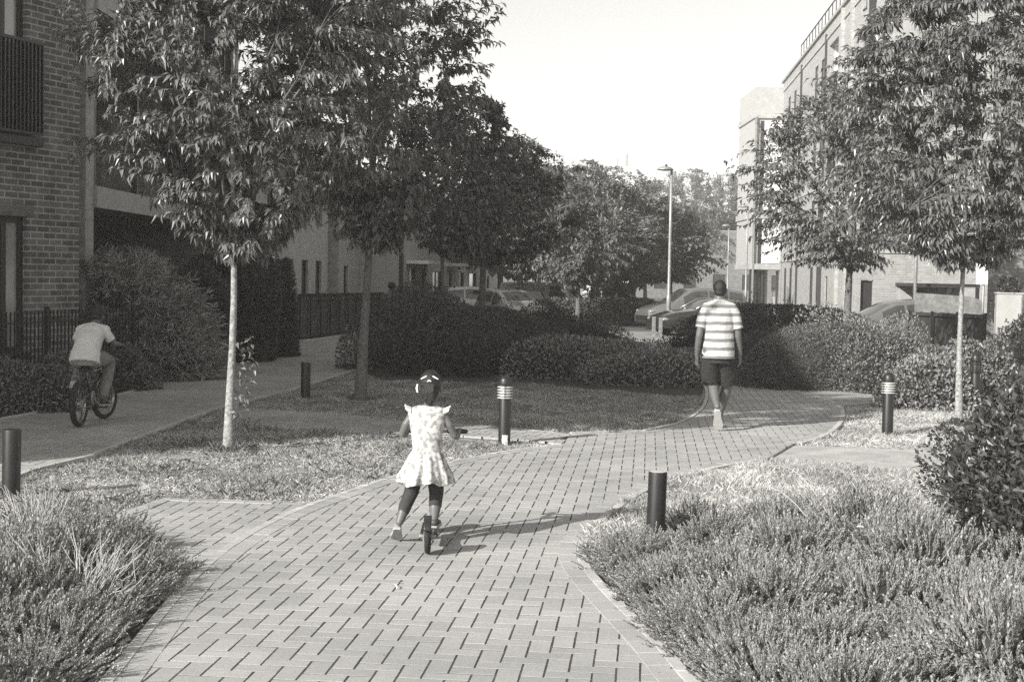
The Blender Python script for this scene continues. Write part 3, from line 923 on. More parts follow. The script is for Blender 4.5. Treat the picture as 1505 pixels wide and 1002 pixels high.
# H: brown brick house right
h0 = at(1451, 440, 31.0)
HB_ = block('brown_brick_house', 'brown brick house at the right edge with one tall narrow window', (h0.x, 31.0), radians(-20), 7.0, 8, 6.6, M['brick_dark'],
    front=[(at(1469,420,31).x-h0.x, at(1486,420,31).x-h0.x, at(1475,452,31).z, at(1475,398,31).z, dict(nm=1)), (3.2,4.4,1.0,2.3), (.5,1.4,3.8,5.0)])
mb = MB(); mb.box(-.02,7.02,-.012,-.002,.0,.3); mb.build('plinth', M['brick_mid'], HB_)
# meter cabinet with a plant on top
cb0, cb1 = at(1464, 470, 28.5), at(1500, 470, 28.5)
CBt = empty('utility_cabinet', (cb0.x, 28.5, gz(0, 28.5)), radians(-12))
tag(CBt, 'pale metal utility cabinet in front of the brown brick house', 'cabinet')
zt_ = at(1480, 432, 28.5).z - gz(0, 28.5)
mb = MB(); mb.box(0, cb1.x-cb0.x, 0, .35, 0, zt_); mb.build('body', M['concrete'], CBt, bevel=.01)
mb = MB(); mb.box(-.02, cb1.x-cb0.x+.02, -.02, .37, zt_+.002, zt_+.03); mb.build('lid', M['concrete'], CBt)
mb = MB(); mb.box(.25, cb1.x-cb0.x-.02, -.012, -.002, .1, zt_-.05); mb.build('door', M['concrete'], CBt)
CB_TOP = (cb0.x + .28, 28.6, gz(0, 28.5) + zt_ + .03)

# far things: tower with aerials, pale houses glimpsed under the trees
tw = empty('distant_tower', (at(915, 300, 240).x, 240, gz(0, 60)), 0)
tag(tw, 'distant tower, paled as if hazed, with radio aerials on its roof above the trees', 'tower')
zt2 = at(915, 258, 240).z
mb = MB(); mb.box(-6, 5.5, 0, 12, 0, zt2); mb.build('tower_walls', M['pale_panel'], tw)  # haze put into the wall and mast colours as a paler tone
M['mast'] = mat('haze-paled masts', .45, .7, .1, 3)
for xx, h_ in ((-5.5,3.4),(-3.6,4.6),(-3.0,2.6),(-1.2,5.2),(-.8,3.2),(.4,5.8),(.9,5.2),(2.0,2.8),(4.8,3.6),(-7.6,4)):
    mb = MB(); mb.box(xx-.07, xx+.07, 1, 1.14, zt2 if xx > -6 else zt2-4, zt2+h_)
    if h_ > 3.5: mb.box(xx-.5, xx+.5, .95, 1.05, zt2+h_*.6, zt2+h_*.6+.1); mb.box(xx-.3, xx+.3, .9, 1.0, zt2+h_*.35, zt2+h_*.75)
    mb.build('aerial', M['mast'], tw)
mb = MB()
for zz in (zt2+.9, zt2+.05): mb.box(-6, 5.5, .0, .06, zz, zz+.16)
for k in range(9): mb.box(-6+k*1.42, -5.9+k*1.42, .0, .05, zt2, zt2+1)
mb.build('roof_railing', M['mast'], tw)
block('far_house', 'pale low house glimpsed under the far trees left of the lamp post', (-14, 128), 0, 14, 8, 6.0, M['brick_dark'], front=[(1+k*2.6, 2.2+k*2.6, 1.0, 2.4) for k in range(5)])
block('far_house', 'pale house glimpsed between the far trunks right of the lamp post', (12.5, 140), 0, 16, 8, 6.5, M['brick_dark'], front=[(1+k*2.8, 2.2+k*2.8, 1.0, 2.4) for k in range(5)])
# ------------------------------------------------------------ vegetation
def norm(a): return a / np.maximum(np.linalg.norm(a, axis=-1, keepdims=True), 1e-9)

def leaves_mesh(name, P, D, U, Ls, Ws, droop=.25, fold=.25):
    """curved folded leaves: P base, D direction, U leaf normal"""
    D = norm(D); S = norm(np.cross(D, U)); U = np.cross(S, D)
    n = len(P); Ls = Ls[:, None]; Ws = Ws[:, None]
    V = np.empty((n, 6, 3))
    V[:, 0] = P
    mid = P + D*Ls*.42
    V[:, 1] = mid - S*Ws*.5 + U*Ws*fold
    V[:, 2] = mid + U*0
    V[:, 3] = mid + S*Ws*.5 + U*Ws*fold
    V[:, 4] = P + D*Ls*.74 - U*Ls*droop*.35
    V[:, 5] = P + D*Ls - U*Ls*droop
    F = np.array([(0,1,2),(0,2,3),(1,5,2),(2,5,3)])
    F = (np.arange(n)[:, None, None]*6 + F[None]).reshape(-1, 3)
    V[:, 2] = V[:, 2]*.999
    return mesh_np(name, V.reshape(-1, 3), F)

def simple_leaves(name, P, D, U, Ls, Ws):
    D = norm(D); S = norm(np.cross(D, U)); U2 = np.cross(S, D)
    n = len(P); Ls = Ls[:, None]; Ws = Ws[:, None]
    V = np.empty((n, 4, 3))
    V[:, 0] = P
    V[:, 1] = P + D*Ls*.5 - S*Ws*.5 + U2*Ws*.12
    V[:, 2] = P + D*Ls - U2*Ls*.12
    V[:, 3] = P + D*Ls*.5 + S*Ws*.5 + U2*Ws*.12
    F = np.array([(0,1,2),(0,2,3)])
    F = (np.arange(n)[:, None, None]*4 + F[None]).reshape(-1, 3)
    return mesh_np(name, V.reshape(-1, 3), F)

def tubes_np(paths, radii, sides=4):
    """paths (N,K,3), radii (N,K) -> verts, quad faces"""
    N_, K, _ = paths.shape
    T = np.gradient(paths, axis=1); T = norm(T)
    ref = np.where(np.abs(T[..., 2:3]) > .9, np.array([1., 0, 0]), np.array([0, 0, 1.]))
    X = norm(np.cross(ref, T)); Y = np.cross(T, X)
    a = np.arange(sides) * 2*pi/sides
    V = paths[:, :, None, :] + radii[:, :, None, None]*(np.cos(a)[None, None, :, None]*X[:, :, None, :] + np.sin(a)[None, None, :, None]*Y[:, :, None, :])
    V = V.reshape(-1, 3)
    base = (np.arange(N_)*K*sides)[:, None, None]
    kk = (np.arange(K-1)*sides)[None, :, None]
    s = np.arange(sides)[None, None, :]; s2 = (s+1) % sides
    F = np.stack([base+kk+s, base+kk+s2, base+kk+sides+s2, base+kk+sides+s], -1).reshape(-1, 4)
    return V, F

def make_tree(name, label, group, base, H, th, R, r0, n_twig, per, ll, lw, seed, lean=(0,0), off=(0,0), bark='trunk', leafm='leaf', low=.0, prof=(.45,.58), twig_r=.0026, cat='tree', drp=.55, far=False, nlimb=12, curl=.28, gaps=.35, ragged=.25):
    rg = np.random.default_rng(seed)
    root = empty(name, base)
    tag(root, label, cat, group)
    ch = H - th                                   # crown height
    # trunk
    nseg = 10
    tt = np.linspace(0, 1, nseg)
    top = np.array([lean[0], lean[1], th + ch*.72])
    tr = np.stack([top[0]*tt + .015*np.sin(tt*9+seed), top[1]*tt + .015*np.cos(tt*7+seed), tt*top[2]], 1)
    rad = r0*(1 - tt*.78); rad[0] = r0*1.45; rad[1] = r0*1.08
    V, F = tubes_np(tr[None], rad[None], 12)
    allV, allF = [V], [F]; cnt = len(V)
    c = np.array([off[0], off[1], 0.0])
    def prof_r(t):
        v = np.sqrt(np.clip(1 - ((t - prof[0])/prof[1])**2, 0, 1))
        return v * np.minimum(1, low + .28 + t*2.6)
    # limbs
    K = 9; limbs = []; lr = []
    for i in range(nlimb):
        t_end = rg.uniform(.18, .97)
        az = i*2.399 + rg.uniform(-.4, .4)
        z0 = th + ch*max(0, t_end - .35)*rg.uniform(.1, .75) if i > 4 else th + rg.uniform(-.03, .12)
        f = z0/top[2]; A = np.array([top[0]*f, top[1]*f, z0])
        rr = R*prof_r(t_end)*rg.uniform(.75, .95)
        E = np.array([cos(az)*rr, sin(az)*rr, th + ch*t_end]) + c
        Bm = A*.45 + E*.55; Bm[2] -= .12*ch*abs(rg.normal(.3, .3)); Bm[:2] = A[:2]*.5 + E[:2]*.5 + rg.normal(0, .06, 2)
        s = np.linspace(0, 1, K)[:, None]
        path = (1-s)**2*A + 2*s*(1-s)*Bm + s*s*E
        path[1:-1] += rg.normal(0, .012*R, (K-2, 3))
        limbs.append(path); lr.append(r0*.48*(1 - np.linspace(0, 1, K)*.82))
    limbs = np.array(limbs); lr = np.array(lr)
    me = mesh_np('trunk', np.concatenate(allV), np.concatenate(allF)); me.shade_smooth()
    link('trunk', me, root, M[bark]); allV, allF, cnt = [], [], 0
    V, F = tubes_np(limbs, lr, 6); allV.append(V); allF.append(F + cnt); cnt += len(V)
    nodes = np.concatenate([limbs[:, 2:].reshape(-1, 3), tr[(tr[:, 2] > th+.1)]])
    # twig tips: fill the crown, denser near its surface, with lobes and gaps
    N0 = n_twig*3
    t = rg.uniform(0, 1, N0)**.9; az = rg.uniform(0, 2*pi, N0)
    q = rg.uniform(0, 1, N0)**.42
    lob = 1 + ragged*np.sin(az*3 + seed + t*5)*.5 + ragged*np.sin(az*5 - t*11 + seed*2)*.5
    rr = R*prof_r(t)*q*lob
    tips = np.stack([np.cos(az)*rr, np.sin(az)*rr, th + ch*t], 1) + c
    # clumps: reject by a smooth pseudo-noise
    ph = rg.uniform(0, 6, 6)
    nz = (np.sin(tips[:, 0]*3.1/R*2+ph[0]) * np.sin(tips[:, 1]*3.3/R*2+ph[1]) * np.sin(tips[:, 2]*3.7/R*1.4+ph[2])
          + .6*np.sin(tips[:, 0]*6.3/R*2+ph[3])*np.sin(tips[:, 2]*6.9/R*1.4+ph[4])*np.sin(tips[:, 1]*6/R*2+ph[5]))
    tips = tips[nz > np.quantile(nz, gaps)]
    tips = tips[rg.permutation(len(tips))[:n_twig]]
    n = len(tips)
    d2 = ((tips[:, None, :] - nodes[None])**2).sum(-1) + np.maximum(0, nodes[None, :, 2] - tips[:, None, 2] + .05)*R*.8
    A = nodes[np.argmin(d2, 1)]
    Lh = np.linalg.norm(tips - A, axis=1)
    Bm = (A + tips)/2; Bm[:, 2] += Lh*rg.uniform(.0, .25, n)
    K = 6
    s = np.linspace(0, 1, K)[None, :, None]
    paths = (1-s)**2*A[:, None] + 2*s*(1-s)*Bm[:, None] + s*s*tips[:, None]
    tw = twig_r*(1.6 - np.linspace(0, 1, K))[None].repeat(n, 0)
    V, F = tubes_np(paths, tw, 3); 
    if not far or True:
        allV.append(V); allF.append(F + cnt); cnt += len(V)
    me = mesh_np('branches', np.concatenate(allV), np.concatenate(allF)); me.shade_smooth()
    link('branches', me, root, M['trunk'])
    # leaves along the outer part of each twig
    ext = ll*2.8
    idx = np.repeat(np.arange(n), per)
    rem = np.clip(ext*1.6/np.maximum(Lh, .05), .3, .85)[idx]
    u = 1 - rem*rg.uniform(0, 1, len(idx))
    kk = np.minimum((u*(K-1)).astype(int), K-2); fr = (u*(K-1) - kk)[:, None]
    P = paths[idx, kk]*(1-fr) + paths[idx, kk+1]*fr
    Tn = norm(paths[idx, kk+1] - paths[idx, kk])
    out = norm(np.concatenate([P[:, :2] - c[:2], (P[:, 2:] - (th + ch*.4))*.5], 1))
    rnd = norm(rg.normal(0, 1, P.shape))
    D = norm(Tn*.55 + out*.35 + rnd*.75 + np.array([0, 0, -drp]))
    U = norm(np.array([0, 0, 1.0]) + rnd[:, ::-1]*.55 + out*.25)
    P = P + rnd*ll*.12
    Ls = ll*rg.uniform(.45, 1.25, len(P)); Ws = lw*rg.uniform(.8, 1.2, len(P))
    if far: me = simple_leaves('crown', P, D, U, Ls, Ws)
    else: me = leaves_mesh('crown', P, D, U, Ls, Ws, droop=curl)
    link('crown', me, root, M[leafm])
    return root

def Gl(px, py, dz=0):
    p = G(px, py); return (p.x, p.y, p.z + dz)
def gat(px, Y):
    p = at(px, 430, Y); return (p.x, Y, gz(p.x, Y))

T1 = make_tree('cherry_tree', 'young cherry tree with a pale slender trunk on the dry lawn, left of the girl', 'cherry trees on the lawns', Gl(338, 664), 5.3, 1.78, 1.62, .040, 1350, 27, .096, .035, 11, off=(.08, 0), lean=(.02, 0), bark='trunk_pale', gaps=.36, drp=.5, curl=.45, prof=(.5, .56), low=.06)
T2 = make_tree('cherry_tree', 'leaning dark crowned cherry tree behind the square black bollard', 'cherry trees on the lawns', Gl(531, 589), 7.6, 1.95, 1.55, .062, 1700, 17, .11, .045, 23, off=(.12, .1), lean=(.2, .05), leafm='leaf_dark', gaps=.25, low=.12)
T3 = make_tree('cherry_tree', 'thin trunked cherry tree rising out of the big dark bush', 'cherry trees on the lawns', gat(650, 27), 5.0, 2.0, 1.45, .052, 800, 14, .115, .05, 31, off=(.3, 0), leafm='leaf_dark', gaps=.2, low=.15)
T4 = make_tree('cherry_tree', 'cherry tree with a short thick trunk and low wide crown behind the big dark bush', 'cherry trees on the lawns', gat(705, 33), 4.9, 2.05, 1.75, .105, 1000, 14, .12, .055, 37, off=(.5, 0), lean=(.15, 0), leafm='leaf_dark', gaps=.25, low=.25, ragged=.45)
TR1 = make_tree('cherry_tree', 'dark spreading tree with a forked trunk behind the right hand bushes', 'cherry trees on the lawns', gat(1247, 29), 5.6, 1.95, 2.15, .095, 1150, 14, .12, .055, 41, off=(-.05, 0), leafm='leaf_dark', gaps=.33, low=.45, ragged=.3)
TR2 = make_tree('cherry_tree', 'broad cherry tree with a pale thin trunk beside the leafy right hand hedge', 'cherry trees on the lawns', Gl(1408, 628), 5.3, 1.85, 1.58, .038, 1450, 25, .098, .036, 53, off=(-.02, 0), bark='trunk_pale', gaps=.28, low=.15, drp=.5, curl=.45)
# small shoots on the pale trunk
def shoots(root, zs, az, n, ll, seed, r=.05):
    rg = np.random.default_rng(seed)
    P, D = [], []
    for z, a in zip(zs, az):
        d = np.array([cos(a), sin(a), .5])
        for k in range(n):
            s = rg.uniform(.1, 1)
            P.append(np.array([cos(a)*r, sin(a)*r, z]) + d*s*.16 + rg.normal(0, .012, 3)); D.append(d*.3 + rg.normal(0, .6, 3) + np.array([0, 0, -.5]))
    P, D = np.array(P), np.array(D); n_ = len(P)
    me = leaves_mesh('trunk_shoots', P, D, rg.normal(0, .5, (n_, 3)) + [0, 0, 1], ll*rg.uniform(.6, 1.1, n_), ll*.4*rg.uniform(.8, 1.2, n_))
    link('trunk_shoots', me, root, M['leaf'])
shoots(T1, np.linspace(.35, 1.0, 12), np.linspace(-.5, .5, 12), 6, .085, 3)
shoots(T2, np.linspace(.5, .9, 5), [2.6, 3.0, 3.3, 2.8, 3.1], 7, .085, 4, .06)

# far trees
far = []
M['leaf_mid'] = mat('mid leaves', .16, .55, .2, .5, island=.4, trans=.25, spec=.3)
specs = [ # px, Y, H, th, R, kind
    (765, 62, 6.4, 1.9, 2.3, 0), (815, 68, 6.4, 2.0, 2.7, 0), (872, 66, 6.3, 1.9, 2.7, 1), (930, 72, 6.1, 1.9, 2.8, 0), (850, 58, 5.0, 1.7, 1.9, 1),
    (985, 74, 5.7, 1.7, 2.2, 1), (900, 62, 4.9, 1.6, 2.0, 0), (1002, 145, 12.6, 3.6, 4.6, 2), (1058, 155, 13.0, 3.8, 4.4, 2), (1098, 150, 12.2, 3.6, 3.6, 2), (1075, 146, 8.5, 2.2, 3.6, 1), (1030, 143, 8.8, 2.2, 3.8, 1),
    (948, 100, 8.6, 2.6, 3.6, 2), (1120, 165, 13, 3.6, 5, 2), (890, 98, 9.2, 2.6, 4.2, 2), (838, 96, 9.5, 2.6, 4.2, 2), (790, 88, 8.6, 2.6, 4.0, 1), (735, 78, 7.2, 2.4, 3.2, 1)]
lab = ['dark rounded tree at the left end of the far belt', 'tall dark tree behind the parked white van', 'tall dark tree over the far hedge', 'dark tree just left of the tall lamp post', 'small dark tree behind the parked cars',
       'low dark tree behind the tall lamp post', 'small tree with low branches by the far hedge', 'tall sunlit tree behind the lamp head', 'tall loose crowned tree between the lamp posts', 'sunlit tree close beside the stair bay', 'dark low tree behind the small lamp posts', 'dark low tree above the big parked car',
       'sunlit tree under the distant tower', 'pale tree mostly behind the stair bay', 'grey topped tree beneath the distant tower', 'grey tree crown behind the tall dark tree', 'tree crown behind the long terrace end', 'dark tree at the end of the long terrace']
protos = {}
for k, (px, Y, H, th, R, kind) in enumerate(specs):
    b = gat(px, Y)
    if kind not in protos:
        lm = ['leaf_dark', 'leaf_mid', 'leaf_far'][kind]
        protos[kind] = (make_tree('park_tree', lab[k], 'trees of the far belt', b, H, th, R, .16, 620, 16, .26, .15, 70+kind, leafm=lm, far=True, twig_r=.012, low=.35, gaps=.36 if kind == 2 else .3, nlimb=14, prof=(.45,.6), ragged=.5), H, R)
    else:
        src, H0, R0_ = protos[kind]
        o = copy_tree(src)
        o.location = b; o.scale = (R/R0_, R/R0_, H/H0); o.rotation_euler = (0, 0, k*1.7)
        o['label'] = lab[k]

# ---------------------------------------------------------- shrubs
def dome_pts(n, rg, lumps, k=9, amp=.16, inner=.25, flat=0.0, boxy=2.0):
    """points in a lumpy dome shell; returns unit-scaled positions and outward normals"""
    d = norm(rg.normal(0, 1, (int(n*1.9), 3))); d = d[d[:, 2] > -.12][:n]
    r = np.ones(len(d))
    for c, a in lumps: r += a*np.exp(k*(d @ c - 1))
    # superellipsoid for hedge-like bodies
    if boxy != 2.0:
        e = boxy
        s = (np.abs(d)**e).sum(1)**(-1/e); r *= s
    q = 1 - inner*rg.uniform(0, 1, len(d))**1.6
    p = d*(r*q)[:, None]
    return p, d

def make_shrub(name, label, group, base, rx, ry, h, n, ll, lw, mt, seed, rz=0, boxy=2.0, out=.7, up=.35, amp=.2, nl=9, cat='shrub', kk=14, core=True, inner=.3, lift=0, spray=0, rnd_=.7, droop=0):
    rg = np.random.default_rng(seed)
    lumps = [(norm(rg.normal(0, 1, 3) * [1, 1, .6] + [0, 0, .5]), rg.uniform(.3, 1)*amp) for _ in range(nl)]
    p, d = dome_pts(n, rg, lumps, kk, amp, inner, boxy=boxy)
    S = np.array([rx, ry, h])
    nrm = norm(d/S)
    root = empty(name, base, rz)
    tag(root, label, cat, group)
    P = p*S; P[:, 2] = np.maximum(P[:, 2], .02*h) + lift
    if spray:
        # long arching sprays carrying rows of narrow leaves
        m = len(P)//spray
        B = P[:m]; nn = nrm[:m]
        dirs = norm(nn*1.0 + rg.normal(0, .35, (m, 3)) + [0, 0, .25])
        Ls = rg.uniform(.25, .5, m)*1.0
        s = rg.uniform(0, 1, (m, spray))
        P = B[:, None] - dirs[:, None]*Ls[:, None, None]*.5 + dirs[:, None]*(Ls[:, None]*s)[..., None] - np.array([0, 0, 1.])*((s**2)*Ls[:, None]*.35)[..., None]
        D = dirs[:, None] + rg.normal(0, .45, (m, spray, 3)) - np.array([0, 0, .3])
        P = P.reshape(-1, 3); D = D.reshape(-1, 3)
        U = norm(rg.normal(0, .5, P.shape) + [0, 0, 1.])
    else:
        D = norm(nrm*out + rg.normal(0, rnd_, P.shape)*.8 + [0, 0, up-droop])
        U = norm(nrm + rg.normal(0, .6, P.shape) + [0, 0, .5])
    # stray shoots standing proud of the outline
    ns = max(14, int(len(d)/450)); pick = rg.integers(0, len(d), ns)
    b_ = d[pick]*S*(1.0 + .05*rg.random((ns, 1))); b_[:, 2] += lift; b_ = b_[b_[:, 2] > h*.25]; ns = len(b_)
    if ns:
        sd2 = norm(b_/S*[1, 1, .8] + rg.normal(0, .3, (ns, 3)) + [0, 0, .9]); K_ = 9
        ln_ = rg.uniform(.08, .26, (ns, 1))*min(1.3, max(.5, h)); s_ = np.linspace(0, 1, K_)[None]
        P2 = b_[:, None] + sd2[:, None]*(ln_*s_)[..., None]
        D2 = sd2[:, None]*.7 + rg.normal(0, .7, (ns, K_, 3))
        P = np.concatenate([P, P2.reshape(-1, 3)]); D = np.concatenate([D, D2.reshape(-1, 3)]); U = np.concatenate([U, rg.normal(0, .6, (ns*K_, 3)) + [0, 0, 1]])
    k = len(P)
    me = simple_leaves('foliage', P, D, U, ll*rg.uniform(.6, 1.25, k), lw*rg.uniform(.7, 1.25, k))
    link('foliage', me, root, M[mt])
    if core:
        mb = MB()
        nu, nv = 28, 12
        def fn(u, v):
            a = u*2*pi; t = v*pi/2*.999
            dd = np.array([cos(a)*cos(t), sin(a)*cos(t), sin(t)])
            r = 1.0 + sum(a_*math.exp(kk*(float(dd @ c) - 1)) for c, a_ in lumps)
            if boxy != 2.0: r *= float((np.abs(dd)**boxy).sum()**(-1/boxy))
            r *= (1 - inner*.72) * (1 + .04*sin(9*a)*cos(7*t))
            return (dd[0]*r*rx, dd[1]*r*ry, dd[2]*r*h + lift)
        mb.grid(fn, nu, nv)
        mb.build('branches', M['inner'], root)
    return root

S_G = 'shrubs of the planted beds'
M['leaf_sun_tint'] = mat('shrub leaves lightened for sun', .23, .45, .2, 1.5, island=.6, trans=.15)  # sunlight on these shrubs is put into the leaf colour
M['bamboo'] = mat('pale narrow leaves', .34, .4, .2, 1.5, island=.6, trans=.2)
# big dark bushes on the left of the man
make_shrub('dome_shrub', 'largest dark rounded bush, left half, with the thin tree rising from it', S_G, gat(628, 25.6), 1.22, 1.5, 1.36, 26000, .055, .024, 'leaf_deep', 101, boxy=2.2, amp=.3)
make_shrub('dome_shrub', 'dark rounded bush at the middle of the bed, sloping down to the right', S_G, gat(722, 25.4), 1.3, 1.4, 1.12, 24000, .055, .024, 'leaf_deep', 102, boxy=2.1, amp=.3)
make_shrub('dome_shrub', 'small dark clipped bush behind the middle of the bed', S_G, gat(800, 36), 1.15, 1.1, 1.15, 9000, .06, .03, 'leaf_deep', 103)
make_shrub('dome_shrub', 'low round dark bush left of the paved court', S_G, gat(862, 31), .95, .9, .80, 9000, .055, .026, 'leaf_deep', 104)
make_shrub('leafy_shrub', 'low leafy shrub with leaves lightened for sun at the centre of the bed', S_G, gat(860, 24.2), 1.25, .75, .60, 9000, .055, .030, 'leaf_sun_tint', 105, boxy=2.8, inner=.4, amp=.3, nl=14)
make_shrub('leafy_shrub', 'low leafy shrub at the man\'s left elbow', S_G, gat(975, 23.0), .95, .7, .50, 7500, .055, .030, 'leaf_sun_tint', 106, boxy=2.8, inner=.4, amp=.3, nl=14)
make_shrub('leafy_shrub', 'tiny round shrub beside the man by the court', S_G, gat(998, 31), .35, .35, .5, 1800, .05, .025, 'leaf_deep', 107)
make_shrub('dome_shrub', 'dark bush foot showing behind the leaning cherry trunk', S_G, gat(560, 25.8), .42, .6, .8, 6000, .05, .022, 'leaf_deep', 108)
# right group
make_shrub('dome_shrub', 'dark flat topped bush right of the man', S_G, gat(1150, 30.5), 2.1, 1.1, 1.22, 26000, .06, .028, 'leaf_hedge', 111, boxy=3.0)
make_shrub('fine_shrub', 'soft fine leaved round bush beside the curved paving', S_G, gat(1180, 22.6), .98, .8, .95, 22000, .04, .012, 'leaf_shrub', 112, out=.9, rnd_=.5)
make_shrub('leafy_shrub', 'upright shrub, leaves lightened for sun, behind the right lamp bollard', S_G, gat(1278, 22.5), .85, .7, .95, 12000, .05, .020, 'leaf_sun_tint', 113, amp=.4, nl=14, out=.8, up=.7)
make_shrub('fine_shrub', 'fine leaved bush touching the man\'s right side', S_G, gat(1118, 23.2), .48, .7, .85, 9000, .04, .014, 'leaf_deep', 114, out=.9, rnd_=.5)
make_shrub('leafy_shrub', 'broad leaved shrub between the lamp bollard and the pale trunk', S_G, gat(1372, 19.4), .62, .55, .68, 7500, .06, .034, 'leaf_sun_tint', 115, amp=.35, nl=12)
make_shrub('leafy_shrub', 'broad leaved shrub behind the dark lamp bollard at the right', S_G, gat(1447, 20.4), .55, .5, .70, 6000, .06, .034, 'leaf_sun_tint', 116, amp=.35, nl=12)
make_shrub('leafy_shrub', 'ivy covered shrub at the far right edge by the board fence', S_G, gat(1510, 24), .5, .6, 1.05, 5000, .06, .034, 'leaf_hedge', 117, amp=.3)
# left side
make_shrub('bamboo_shrub', 'large feathery shrub with long drooping sprays against the red brick corner', S_G, gat(195, 22.4), 1.15, .95, 1.75, 30000, .14, .016, 'bamboo', 121, spray=22, inner=.35, amp=.3)
make_shrub('bamboo_shrub', 'lower feathery shrub with sprays hanging over the left path', S_G, gat(255, 22.2), .62, .75, 1.15, 14000, .14, .016, 'bamboo', 122, spray=22, inner=.35, amp=.3)
make_shrub('dome_shrub', 'tall dark shrub behind the pale cherry trunk', S_G, gat(335, 27.5), .75, .9, 1.75, 34000, .085, .03, 'leaf_deep', 123, boxy=2.4, amp=.35, nl=12)
make_shrub('dome_shrub', 'dark ragged shrub hiding the start of the far railings', S_G, gat(388, 29.5), .55, .8, 1.65, 30000, .085, .03, 'leaf_deep', 124, amp=.4, nl=12, boxy=2.3)
make_shrub('dome_shrub', 'dark shrub filling the gap under the raised deck', S_G, gat(285, 26.0), .65, .8, 1.6, 24000, .085, .03, 'leaf_deep', 128, amp=.35, nl=12)
make_shrub('leafy_shrub', 'low leafy hedge plant at the photograph\'s left edge along the brick block', S_G, gat(15, 16.9), .8, .45, .50, 7000, .055, .03, 'leaf_shrub', 125, amp=.35, nl=14, boxy=2.6)
make_shrub('leafy_shrub', 'low leafy plant behind the boy\'s rear wheel', S_G, gat(88, 18.3), .62, .4, .50, 4500, .055, .03, 'leaf_shrub', 126, amp=.35, nl=14)
make_shrub('leafy_shrub', 'small leafy plant just right of the boy', S_G, gat(186, 20.0), .38, .4, .55, 3200, .055, .03, 'leaf_shrub', 127, amp=.4, nl=14)
# glossy hedge right foreground
make_shrub('glossy_hedge', 'near glossy dark leaved hedge bush at the right edge', 'glossy hedge at the right', (3.42, 8.7, 0), .76, 1.0, 1.0, 18000, .05, .028, 'leaf_hedge', 131, boxy=2.5, amp=.22, nl=16, inner=.28)
make_shrub('glossy_hedge', 'lower end of the glossy dark hedge sloping to the dry grass', 'glossy hedge at the right', (at(1530, 700, 10.6).x, 10.6, 0), .58, .75, .70, 8500, .05, .028, 'leaf_hedge', 132, boxy=2.5, amp=.25, nl=14)
# far hedge beyond the court
for k, (px, w) in enumerate(((846, 1.6), (905, 1.8))):
    make_shrub('clipped_hedge', ['clipped far hedge left end beside the parked van', 'clipped far hedge beyond the paved court'][k], 'hedge beyond the court', gat(px, 61.5), w, .8, .95, 6000, .12, .07, 'leaf_deep', 141+k, boxy=5)
make_shrub('leafy_shrub', 'small potted plant with white flowers on the utility cabinet', S_G, CB_TOP, .17, .15, .26, 500, .06, .04, 'leaf_hedge', 151, amp=.4)

# ---------------------------------------------------------- lavender
def lavender_mesh(seed, r=.33, h=.19, shoots_=620, K=15, nl=.019, nw=.006):
    rg = np.random.default_rng(seed)
    d = norm(rg.normal(0, 1, (shoots_*3, 3)))
    d = d[d[:, 2] > .02][:shoots_]
    q = 1 - .35*rg.uniform(0, 1, len(d))**1.5
    lum = 1 + .26*np.sin(d[:, 0]*7+seed)*np.sin(d[:, 1]*8+seed*2)
    B = d*[r, r, h]*(q*lum)[:, None]
    dirs = norm(d*[1.0, 1.0, .6] + rg.normal(0, .2, d.shape) + [0, 0, .5])
    L = rg.uniform(.035, .095, len(d))
    s = (np.arange(K) + .5)/K
    nS = len(d)
    P = B[:, None] + dirs[:, None]*(L[:, None]*s)[..., None]
    az = rg.uniform(0, 2*pi, (nS, 1)) + np.arange(K)[None]*2.4
    ref = np.array([.3, .5, .1]); X = norm(np.cross(dirs, ref)); Y = np.cross(dirs, X)
    O = np.cos(az)[..., None]*X[:, None] + np.sin(az)[..., None]*Y[:, None]
    D = norm(O*.62 + dirs[:, None]*.9)
    Sx = norm(np.cross(D, O))
    ln = nl*(1.15 - .55*s)[None, :, None]*rg.uniform(.8, 1.25, (nS, K, 1))
    V = np.stack([P - Sx*nw*.5, P + Sx*nw*.5, P + D*ln*.6 + Sx*nw*.6, P + D*ln, P + D*ln*.6 - Sx*nw*.6], 2)
    n = nS*K
    V = V.reshape(-1, 3)
    b = np.arange(n)[:, None]*5
    F = np.concatenate([b + [0, 1, 2], b + [0, 2, 4], b + [4, 2, 3]], 1).reshape(-1, 3)
    # woody shoots
    m = len(V)
    st = np.stack([B - dirs*.10, B + dirs*L[:, None]], 1)
    tv, tf = tubes_np(st, np.full((nS, 2), .0016), 3)
    me = bpy.data.meshes.new('lavender')
    tf3 = np.concatenate([tf[:, [0, 1, 2]], tf[:, [0, 2, 3]]]) + m
    return mesh_np('lavender', np.concatenate([V, tv]), np.concatenate([F, tf3]))
LAV = [lavender_mesh(s) for s in (1, 2, 3, 4, 5)]
for me in LAV: me.materials.append(M['lavender'])
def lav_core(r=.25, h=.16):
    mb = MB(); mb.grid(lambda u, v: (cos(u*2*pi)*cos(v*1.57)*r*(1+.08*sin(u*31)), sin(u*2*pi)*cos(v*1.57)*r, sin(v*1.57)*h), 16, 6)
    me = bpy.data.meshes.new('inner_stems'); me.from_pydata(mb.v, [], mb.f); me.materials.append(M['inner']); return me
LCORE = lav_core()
def lav(x, y, s, k, label, group, hs=1.0):
    o = bpy.data.objects.new('lavender_bush', LAV[k % 5]); COL.objects.link(o)
    o.location = (x, y, .004); o.rotation_euler = (0, 0, k*1.31); o.scale = (s, s, s*hs)
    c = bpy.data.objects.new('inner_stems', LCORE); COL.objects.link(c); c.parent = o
    return tag(o, label, 'lavender bush', group)
rl_ = random.Random(5)
